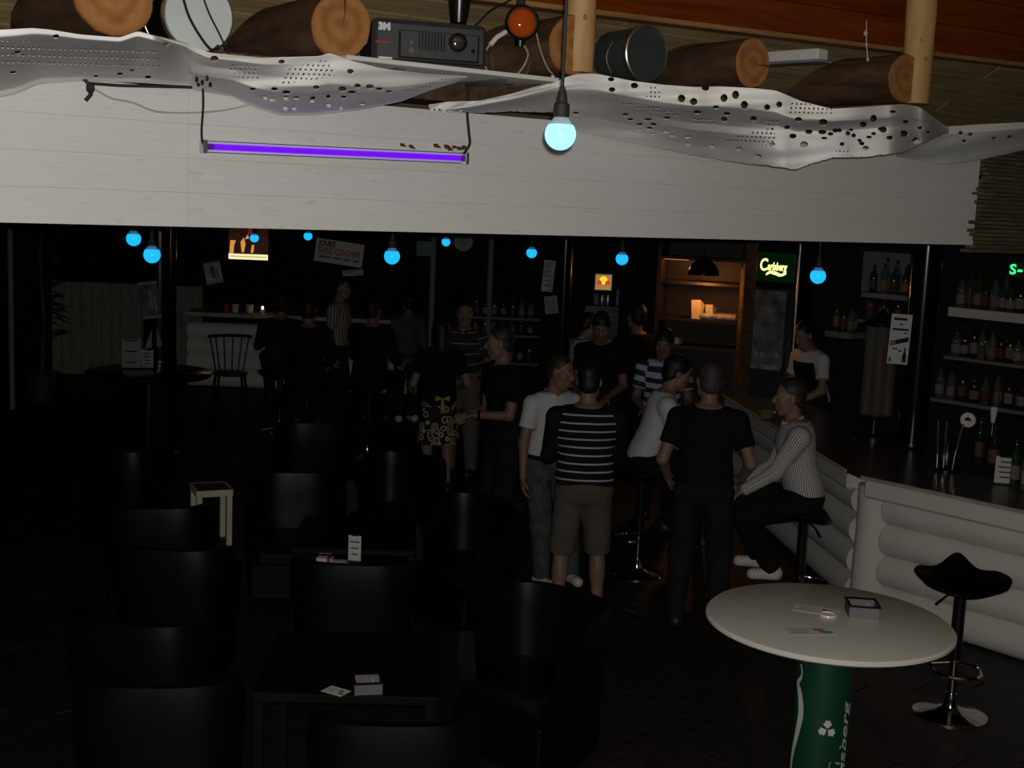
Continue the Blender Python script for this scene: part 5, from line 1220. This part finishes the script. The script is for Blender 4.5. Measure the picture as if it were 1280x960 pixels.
CW = {'clear': 'clear', 'brown': 'brown', 'green': 'green', 'amber': 'amber', 'blue': 'bluish'}; SW = {'spirit': 'spirit bottle', 'wine': 'wine bottle', 'square': 'flat bottle', 'slim': 'slim bottle'}
rb = random.Random(11)
def row(px0, px1, z, n, place, off=.16, back=False, seed=0, D=.3, shelf=None, offs=None):
    a = wall_pt(px0, D); b = wall_pt(px1, D); u = UA; L = (b - a).length
    if shelf: shelf_at(a - UA * .05, UA, NA, L + .1, D, z, shelf, M['white'] if shelf > .06 else M['mid_grey'], 'pale shelf board ' + place)
    rank = {}
    for i in range(n):
        c = cols[(i * 3 + seed) % 8]; s = shs[(i * 2 + seed) % 7]; l = labs[(i + seed) % 7]
        f = (i + .5 + rb.uniform(-.15, .15)) / n; p = a + UA * (L * f) + NA * (D * (.3 if i % 2 == 0 else .68)); 
        bottle((p.x, p.y, z), s, c, l, '%s %s, %s %s' % (CW[c], SW[s], ORD[i], place), 'bottles ' + place, rb.uniform(.95, 1.12))
ORD = ['leftmost'] + [w + ' from left' for w in 'second third fourth fifth sixth seventh eighth ninth tenth eleventh twelfth thirteenth fourteenth fifteenth sixteenth seventeenth eighteenth nineteenth twentieth'.split()]
row(1187, 1288, 1.985, 19, 'on the upper shelf under the green light', shelf=.085, seed=0)
row(1186, 1288, 1.53, 18, 'on the lower shelf at right', shelf=.03, seed=3)
row(1170, 1288, 1.12, 16, 'on the back counter at right', shelf=.035, seed=5)
row(1076, 1122, 2.05, 7, 'on the small shelf left of the pillar', shelf=.05, seed=2)
row(1074, 1108, 1.78, 4, 'on the short shelf above the tube dispenser', shelf=.03, seed=6)
row(1034, 1056, 1.63, 5, 'on the shelf behind the bartender', shelf=.06, seed=4)
# white back board behind the small shelf
p = wall_pt(1099, .015); t = thing('back_board', 'grey mirror board behind the small shelf left of the pillar', 'board', (p.x, p.y, 2.24), math.atan2(UA.y, UA.x)); MB().box((0, 0, 0), (.52, .015, .40)).build('panel', M['mid_grey'], t, False)
# centre back bar with bottles behind the man in the black polo
q0, q1 = atY(588, 420, 16.4), atY(668, 420, 16.4); cb = thing('back_cabinet', 'dark bottle cabinet behind the man in the black polo', 'cabinet', ((q0.x + q1.x) / 2, 16.6, 0)); Wc = q1.x - q0.x + .2
MB().box((0, .18, .65), (Wc, .04, 1.3)).build('back_panel', M['black_wall'], cb, False); 
for s in (-1, 1): MB().box((s * Wc / 2, 0, .65), (.03, .4, 1.3)).build('side_panel', M['black_wall'], cb, False)
for z in (.72, 1.08, 1.30): MB().box((0, 0, z - .015), (Wc, .4, .03)).build('shelf_board', M['charcoal'], cb, False)
for zi, z in enumerate((.72, 1.08, 1.30)):
    for i in range(7):
        c = cols[(i * 5 + zi) % 8]; s = shs[(i + zi * 2) % 7]; s = 'square' if zi == 1 else s
        bottle((q0.x + (q1.x - q0.x) * (i + .5) / 7, 16.5, z), s, c, labs[(i + zi) % 7], '%s %s, %s, %s shelf of dark cabinet' % (CW[c], SW[s], ORD[i], ('lowest', 'middle', 'top')[zi]), 'bottles in the dark cabinet', .85 if zi == 1 else 1.0)
# things standing on the worktop at right
def wt_pt(px, py, z=WT + .008): return onZ(px, py, z)
for i, (px, py, s, c, l, lab) in enumerate(((1266, 606, 'wine', 'green', 'y', 'green bottle on the bar worktop behind the white card'), (1283, 612, 'spirit', 'clear', 'w', 'clear bottle at the right edge of the bar worktop'), (1240, 585, 'wine', 'brown', 'd', 'brown bottle on the bar worktop left of the white card'), (1222, 578, 'slim', 'green', 'd', 'slim green bottle on the bar worktop by the tap badge'))):
    bottle(wt_pt(px, py), s, c, l, lab, None, 1.1)
card_stand(wt_pt(1255, 606), R(-14), .135, .185, 'white price card on a small foot on the bar worktop', 5)
q = wt_pt(1182, 588); tp = thing('beer_tap', 'black beer tap tower with tall chrome pipes on the bar worktop', 'tap', q, R(-30))
MB().lathe([(.10, 0), (.10, .015), (.07, .03), (.055, .05), (.05, .22), (.06, .25), (.03, .27)], 26).build('tower', M['black_metal'], tp)
for (x, dx) in ((-.05, -.02), (-.005, -.006), (.055, .05)): MB().tube([(x, -.06, .02), (x + dx * .2, -.065, .12), (x + dx * .6, -.06, .24), (x + dx, -.05, .36)], .009, 10).build('pipe', M['chrome'], tp)
MB().tube([(.055, -.02, .26), (.15, -.02, .27)], .012).build('spout_arm', M['black_metal'], tp)
MB().lathe([(.001, -.008), (.050, -.008), (.054, 0), (.050, .01), (.001, .01)], 28, (.13, -.05, .39), (0, 1, 0)).build('round_badge', M['white'], tp)
MB().add([(.105, -.0595, .385), (.155, -.0595, .385), (.15, -.0595, .40), (.13, -.0595, .415), (.11, -.0595, .40)], [tuple(range(5))]).build('badge_print', M['ink'], tp, False)
MB().cyl((.13, -.03, .27), (.13, -.04, .39), .012, n=10).build('badge_stem', M['black_metal'], tp)
q = wt_pt(1236, 580); th_ = thing('tap_handle', 'white tap handle on a dark stem right of the round badge', 'tap', q, R(-20)); MB().lathe([(.05, 0), (.05, .01), (.02, .03), (.016, .30), (.012, .31)], 16).build('stem', M['black_metal'], th_); MB().lathe([(.012, .31), (.018, .33), (.028, .42), (.024, .43), (.001, .432)], 16).build('handle', M['white'], th_)
# tube dispenser with copper cups
q = onZ(1088, 560, WT + .008); q = atY(1090, 560, 10.2); ds = thing('cup_dispenser', 'clear upright dispenser holding stacks of copper coloured cups on the bar', 'dispenser', (q.x + .0, q.y, WT + .008), R(-20))
MB().lathe([(.15, 0), (.15, .03), (.04, .05), (.035, .16), (.14, .18), (.145, .20)], 26).build('pedestal', M['black_metal'], ds)
for i, (x, y) in enumerate(((-.075, 0), (.01, -.05), (.085, .02))):
    MB().lathe([(.046, .20), (.046, .92)], 18, (x, y, 0)).build('clear_tube', M['acrylic'], ds)
    for k in range(9 if i != 1 else 10): MB().lathe([(.022, 0), (.034, .055), (.036, .058), (.032, .055), (.02, .004)], 12, (x, y, .205 + k * .058)).build('copper_cup', M['copper'], ds)
MB().lathe([(.14, .92), (.145, .95), (.06, .97), (.015, 1.05), (.001, 1.06)], 26).build('lid', M['black_metal'], ds)
# glasses hanging in the dark are left out: the photograph does not show them

# ------------------------------------------------------------------ lit beer fridge, small lights
p = wall_pt(967, .35); ry = math.atan2(UA.y, UA.x) + R(12); M['door_print'] = mat('door_print', (.20, .20, .195), .6, var=.75, scale=6)
fr = thing('drinks_fridge', 'tall black drinks fridge with a lit green sign at its top', 'fridge', (p.x, p.y, 0), ry)
MB().box((0, .16, 1.19), (.50, .60, 2.38), bev=.01).build('cabinet', M['black_metal'], fr, False)
MB().box((0, -.150, 2.23), (.46, .03, .30), bev=.006).build('sign_box', emit('sign_green', (.004, .045, .006), .13), fr, False)
yl = emit('sign_yellow', (1.0, .86, .30), 1.6)
lettering(fr, 'arlsberg', .045, 2.235, .11, yl, -.168, .004, .215, .18); lettering(fr, 'C', -.105, 2.245, .175, yl, -.1685, .004, .085, .1)
pts = [(-.07, 2.15), (-.025, 2.178), (.04, 2.168), (.09, 2.155), (.15, 2.175)]; v, f = band(sp2(pts), [.008 + .009 * math.sin(math.pi * i / 24) for i in range(25)]); MB().add([(x, -.169, z) for x, z in v], f).build('swash', yl, fr, False)
MB().box((0, -.148, 1.12), (.50, .024, 1.80), bev=.004).build('door', M['charcoal'], fr, False)
MB().box((-.03, -.163, 1.60), (.40, .004, .78)).build('door_poster', M['door_print'], fr, False); bars(fr, [(-.12, 1.33, .05, .05), (-.05, 1.33, .05, .05), (.04, 1.33, .05, .05), (.10, 1.33, .05, .05), (-.03, 1.2, .36, .05)], M['poster_grey'], -.167)
MB().box((.23, -.17, 1.2), (.02, .02, .6), bev=.004).build('handle', M['steel'], fr, False)
p = wall_pt(991, .75); o = MB().cyl((0, 0, 0), (0, 0, 3.55), .014, n=10).build('steel_rod', M['steel']); o.location = (p.x, p.y, 0); tag(o, 'thin steel rod standing right of the drinks fridge', 'rod')
p = wall_pt(929, .62); t = thing('timber_post', 'square brown timber post left of the drinks fridge', 'post', (p.x, p.y, 0), R(10)); MB().box((0, 0, 1.78), (.13, .13, 3.56), bev=.01).build('beam', M['log_bark'], t, False)
# green light sign cut by the frame
q = atY(1280, 338, 10.6); gl = thing('green_sign', 'glowing green light sign at the right edge above the bottles', 'sign', q, R(-12)); ge = emit('green_glow', (.03, 1.0, .22), 1.5)
MB().box((.02, .02, 0), (.30, .02, .13), bev=.004).build('back_box', M['black_metal'], gl, False); lettering(gl, 'S', -.085, .0, .115, ge, .006, .003); lettering(gl, '-', -.03, .005, .12, ge, .006, .004)
MB().tube([(0, .02, .06), (0, .02, 1.05)], .006, 6).build('hanger', M['rubber'], gl)
# red and yellow lit cooler
q = atY(754.5, 353, 15.2); mc = thing('can_cooler', 'small cooler with a lit yellow sign showing two red shapes', 'cooler', (q.x, q.y, 0), 0)
MB().box((0, .25, .80), (.42, .44, 1.60), bev=.01).build('cabinet', M['black_metal'], mc, False); MB().box((0, .10, q.z - .0), (.24, .14, .23), bev=.01).build('sign_box', M['black_metal'], mc, False)
ye = emit('cooler_yellow', (1.0, .62, .03), 1.1); re_ = emit('cooler_red', (.62, .03, .01), .9)
MB().lathe([(.001, -.001), (.048, -.001), (.048, .003), (.001, .003)], 28, (0, .025, q.z + .022), (0, 1, 0)).build('yellow_disc', ye, mc); MB().box((0, .028, q.z), (.19, .004, .18)).build('sign_face', emit('cooler_pale', (.65, .36, .10), .5), mc, False)
for s in (-1, 1): MB().add([(s * .020, .021, q.z - .012), (s * .028, .021, q.z + .016), (s * .050, .021, q.z + .024), (s * .072, .021, q.z + .018), (s * .080, .021, q.z - .01), (s * .072, .021, q.z - .045), (s * .060, .021, q.z - .022), (s * .045, .021, q.z - .022), (s * .034, .021, q.z - .048)], [tuple(range(9)) if s > 0 else tuple(range(9))[::-1]]).build('red_shape', re_, mc, False)
for i in range(3): MB().lathe([(.03, 0), (.033, .01), (.033, .12), (.028, .13), (.001, .13)], 14, (-.07 + .07 * i, .12, 1.60)).build('can', M['steel'] if i else M['mid_grey'], mc)
board('paper_sheet', 808, 362, 15.4, .26, .36, 0, M['charcoal_light'], 'dark grey sheet right of the lit cooler'); board('paper_sheet', 779, 374, 15.4, .17, .22, 2, M['mid_grey'], 'small grey sheet pinned beside the lit cooler')

# ------------------------------------------------------------------ warm kitchen shelves
pk = wall_pt(874, .55); kz = math.atan2(UA.y, UA.x) + R(30); ks = thing('kitchen_shelf', 'open wooden kitchen shelves glowing orange under a dome lamp', 'shelf', (pk.x, pk.y, 0), kz)
kw = mat('kitchen_wood', (.020, .011, .006), .6, var=.2)
for s in (-1, 1): MB().box((s * .45, .0, 1.25), (.04, .42, 2.5)).build('side_panel', kw, ks, False)
MB().box((0, .21, 1.25), (.90, .03, 2.5)).build('back_panel', kw, ks, False)
for z in (1.33, 1.63, 2.02, 2.28): MB().box((0, 0, z - .015), (.87, .42, .03)).build('shelf_board', kw, ks, False)
KM = Matrix.Translation((pk.x, pk.y, 0)) @ Matrix.Rotation(kz, 4, 'Z')
lp = thing('dome_lamp', 'dark dome lamp glowing warm over the kitchen shelves', 'lamp', KM @ Vector((.05, -.38, 2.11)), kz)
MB().lathe([(.165, 0), (.162, .03), (.13, .10), (.08, .15), (.03, .17), (.02, .22), (.001, .22)], 30).build('dome', M['black_metal'], lp); MB().tube([(0, 0, .2), (0, 0, 1.5)], .005, 6).build('cord', M['rubber'], lp)
MB().sphere((0, 0, .05), .04, 14, 8).build('lamp_bulb', emit('warm_bulb', (1, .42, .10), 6), lp)
l = point_light('dome_lamp_light', KM @ Vector((.05, -.38, 2.04)), 7.5, (1, .36, .07), .04)
l2 = point_light('shelf_fill_light', KM @ Vector((-.25, -.05, 2.20)), .5, (1, .40, .10), .02)  # added fill light without a lamp of its own, warms the upper shelves
o = MB().box((0, 0, 0), (.26, .02, .012)).build('shelf_glow', emit('shelf_glow_paint', (1, .33, .06), .9)); o.location = KM @ Vector((-.28, -.16, 2.25)); o.rotation_euler = (0, 0, kz); tag(o, 'strip of painted orange light under the topmost kitchen shelf', 'lamp')  # lamplight on the shelf underside, put in as a glowing strip
wc = mat('napkin', (.85, .74, .55), .7)
for i, (x, w, h, lab) in enumerate(((-.03, .10, .20, 'tall pale paper bag lit orange on the kitchen shelf'), (.11, .08, .16, 'shorter pale paper bag right of the tall one on the kitchen shelf'))):
    o = MB().add([(-w / 2, -.04, 0), (w / 2, -.04, 0), (w / 2, .04, 0), (-w / 2, .04, 0), (-w * .6, -.05, h), (w * .35, -.045, h * 1.02), (w * .7, .05, h * .75), (-w * .4, .05, h * .9)], [(0, 3, 2, 1), (0, 1, 5, 4), (1, 2, 6, 5), (2, 3, 7, 6), (3, 0, 4, 7)]).build('paper_bag', wc, None, False); o.location = KM @ Vector((x, -.14, 1.63)); o.rotation_euler = (0, 0, kz); tag(o, lab, 'bag', 'paper bags on the kitchen shelf')
pl_ = MB().lathe([(.06, 0), (.10, .008), (.105, .012), (.10, .012)], 20).mesh('plate', M['table_rim'])
for k in range(6):
    o = link('plate', pl_); o.location = KM @ Vector((-.28, -.05, 1.332 + .013 * k)); tag(o, 'pale plate in the small stack on the kitchen shelf', 'plate', 'stack of plates on the kitchen shelf')
o = MB().box((0, 0, .03), (.40, .28, .06), bev=.02).build('folded_cloth', M['poster_grey']); o.location = KM @ Vector((.20, -.06, 1.632)); o.rotation_euler = (0, 0, kz); tag(o, 'folded grey cloth at the right of the kitchen shelf', 'cloth')
# high table in front of the seated man in white
c = Vector((1.62, 10.62, 0)); hb = thing('bar_table', 'dark high table between the group of men', 'table', c, R(-8))
MB().box((0, 0, 1.0), (.62, .62, .035), bev=.005).build('tabletop', M['worktop'], hb, False); MB().cyl((0, 0, .02), (0, 0, .99), .04, n=14).build('column', M['black_metal'], hb); MB().lathe([(.25, 0), (.25, .015), (.05, .03)], 24).build('foot', M['black_metal'], hb)
q = onZ(949, 524, WT + .008); o = MB().lathe([(.05, 0), (.085, .05), (.09, .055), (.08, .052), (.045, .006)], 20).build('snack_bowl', mat('yellow_bowl', (.30, .25, .06), .4)); o.location = q + Vector((.08, .1, 0)); tag(o, 'yellow snack bowl on the bar beside the man in the striped shirt', 'bowl')

# ================================================================== THE GUESTS
NEAR, FAR = .0072, .0095
person('man seen from behind in a black sweater with thin white stripes and khaki shorts', 738, 453, 1.76, 2, 'sweater', 'sweater', 'shorts', 'khaki', hair='short', hairm='hair_black', lean=3, hl=(-.13, .32, 1.10), hr=(.13, .34, 1.10), elb={-1: (-.55, -.7, -.8), 1: (.55, -.7, -.8)}, head=(-10, 8, 0), feet={-1: (-.15, -.02, 14), 1: (.13, .03, -12)}, res=NEAR, build=1.14, shoes='dark_shoe')
person('man in a white polo shirt and faded jeans, arm hanging, looking to the right', 690, 440, 1.72, -150, 'polo', 'white_cloth', 'trousers', 'jeans', 'skin_red', 'short', 'hair_brown', feetpx={-1: (714, 729, -8), 1: (676, 733, 12)}, lean=6, hr=(.27, .12, .82), hl=(-.2, .25, .95), elb={1: (1, -.9, .2), -1: (-.4, -1, -.3)}, head=(28, 10, -6), res=NEAR, belt=True, shoes='white_shoe', curl=.5)
person('man seen from behind in a plain black t-shirt and dark jeans, greying hair', 890, 452, 1.805, -8, 'tee', 'black_cloth', 'trousers', 'dark_jeans', 'skin', 'short', 'hair_grey', lean=3, hl=(-.24, .17, .97), hr=(.25, .17, 1.0), elb={-1: (-.5, -1, -.4), 1: (.5, -1, -.4)}, head=(12, 6, 0), feet={-1: (-.14, -.03, 16), 1: (.15, .02, -14)}, res=NEAR, build=1.08)
sp = onZ(1006, 638, .78)
stool((sp.x, sp.y, 0), R(82), .76, 'black saddle stool under the seated man in the striped shirt')
person('seated man in a pale pinstriped shirt and white shoes, facing left', 985, 458, 1.0, 86, 'shirt', 'pin_stripe', 'trousers', 'black_cloth', 'skin', 'short', 'hair_brown', lean=11, seat=.78, hl=(-.14, .43, .92), hr=(.15, .40, .94), head=(6, 4, 0), sit_feet={-1: (-.12, .20, 5, .40), 1: (.10, .27, -5, .42)}, res=NEAR, shoes='white_shoe', at=(sp.x - .02, sp.y), curl=.35, build=1.13, elb={-1: (-.4, -.9, -.5), 1: (.4, -.9, -.5)})
sq = onZ(803, 590, .80)
stool((sq.x, sq.y, 0), R(-88), .79, 'black saddle stool under the seated man in the white t-shirt')
person('seated man in a white t-shirt leaning forward, facing right', 822, 440, 1.0, -86, 'tee', 'white_cloth', 'trousers', 'black_cloth', 'skin_red', 'messy', 'hair_black', lean=17, seat=.81, hr=(.14, .46, 1.06), hl=(-.12, .46, 1.06), head=(0, 18, 0), sit_feet={-1: (-.12, .24, 5, .46), 1: (.10, .20, -5, .44)}, res=NEAR, at=(sq.x, sq.y), curl=.6, elb={-1: (-.3, -.3, -1), 1: (.3, -.3, -1)})
person('man in a wide navy and pale striped shirt facing the camera', 832, 410, 1.73, 178, 'tee', 'wide_stripe', 'trousers', 'dark_jeans', 'skin_dark', 'messy', 'hair_black', lean=8, hl=(-.18, .32, 1.0), hr=(.18, .32, 1.02), head=(-15, 16, 0), res=FAR, Y=11.45, build=1.06)
person('bartender in a pale t-shirt under a dark apron, head bowed, behind the bar', 1026, 402, 1.80, 118, 'vest', 'white_cloth', 'trousers', 'black_cloth', 'skin', 'short', 'hair_black', lean=13, hl=(-.16, .36, 1.0), hr=(.12, .38, 1.0), head=(8, 26, 0), res=FAR, Y=12.35, watch=-1, elb={-1: (-.9, -.9, -.2), 1: (.4, -1, -.3)})
person('dark-haired guest in a white shirt turned away to the right', 728, 388, 1.68, -55, 'shirt', 'pale_cloth', 'trousers', 'dark_jeans', 'skin', 'messy', 'hair_black', lean=5, hl=(-.15, .3, 1.0), hr=(.2, .3, 1.0), head=(-20, 14, 0), res=FAR, Y=13.2)
person('tall man in black looking down, behind the man in the striped sweater', 757, 383, 1.83, 158, 'tee', 'black_cloth', 'trousers', 'dark_jeans', 'skin_dark', 'messy', 'hair_black', lean=6, hl=(-.16, .3, 1.05), hr=(.16, .3, 1.05), head=(14, 26, 0), res=FAR, Y=11.9, build=1.06)
person('dark silhouetted guest between the lit cooler and the kitchen shelves', 800, 377, 1.80, 30, 'jacket', 'black_cloth', 'trousers', 'black_cloth', 'skin_dark', 'messy', 'hair_black', lean=3, res=FAR, Y=13.1, build=1.08)
person('man in a black polo shirt with a watch, in profile to the left', 637, 405, 1.83, 122, 'polo', 'black_cloth', 'trousers', 'dark_jeans', 'skin', 'short', 'hair_brown', lean=4, hl=(-.02, .29, 1.13), hr=(.08, .30, 1.13), head=(-26, 8, 0), res=NEAR, Y=10.0, watch=-1, build=1.10, elb={-1: (-.8, -.8, -.5), 1: (.5, -1, -.4)}, curl=1.0)
person('man in a dark polo shirt with thin pale stripes and light trousers', 582, 384, 1.80, 172, 'polo', 'fine_polo', 'trousers', 'tan', 'skin_dark', 'short', 'hair_black', lean=4, hl=(-.2, .25, 1.1), hr=(.25, .12, .85), head=(12, 8, 0), res=FAR, Y=12.8)
wm = person('woman with long dark hair seen from behind in a flowered skirt', 553, 392, 1.68, 14, 'tee', 'black_cloth', 'skirt', 'flower', 'skin', 'long', 'hair_black', lean=2, hl=(-.22, .2, 1.0), hr=(.22, .2, 1.0), feet={-1: (-.09, 0, 8), 1: (.10, .02, -8)}, res=FAR, Y=11.9, build=.98)
bz = .985 * wm['k']; bow = MB()
for s in (-1, 1): bow.add([(0, -.150, bz), (s * .06, -.158, bz + .028), (s * .075, -.155, bz), (s * .06, -.158, bz - .024)], [(0, 1, 2, 3) if s < 0 else (3, 2, 1, 0)])
bow.add([(-.012, -.155, bz), (.012, -.155, bz), (.02, -.165, bz - .13), (-.015, -.168, bz - .14)], [(0, 1, 2, 3)]); bow.build('yellow_bow', mat('bow', (.42, .33, .06), .8), wm['root'], False)
person('person in a long grey top seen from behind near the far bar', 512, 368, 1.60, 24, 'jacket', 'grey_cloth', 'trousers', 'dark_cloth', 'skin_dark', 'short', 'hair_black', lean=2, res=FAR, Y=15.8, shoes='white_shoe')
person('man in a pale vertically striped shirt standing in profile at the far bar', 422, 349, 1.80, -104, 'polo', 'pale_stripe', 'trousers', 'dark_jeans', 'skin', 'short', 'hair_black', lean=3, hr=(.24, .06, .84), hl=(-.15, .3, 1.0), res=FAR, Y=15.3, build=1.05)
for (px, py, Y, seat, face, topm, lab, slab) in ((352, 368, 14.8, .70, 8, 'dark_cloth', 'leftmost dark seated guest at the far bar, seen from behind', 'saddle stool under the leftmost guest at the far bar'), (386, 371, 13.1, .80, 6, 'black_cloth', 'broad guest in black seated on a chrome stool before the far bar', 'chrome saddle stool under the broad guest in black'), (464, 376, 13.5, .79, -14, 'black_cloth', 'seated guest in a black jacket right of the man in the pale striped shirt', 'saddle stool under the guest in the black jacket')):
    q = atY(px, py, Y); stool((q.x, q.y, 0), R(face), seat - .02, slab)
    person(lab, px, py, 1.0, face, 'jacket', topm, 'trousers', 'black_cloth', 'skin_dark', 'short', 'hair_black', lean=5, seat=seat, hl=(-.2, .4, 1.0), hr=(.2, .38, 1.0), sit_feet={-1: (-.12, .25, 5, .44), 1: (.12, .24, -5, .44)}, res=FAR, at=(q.x, q.y - .02), build=1.1)
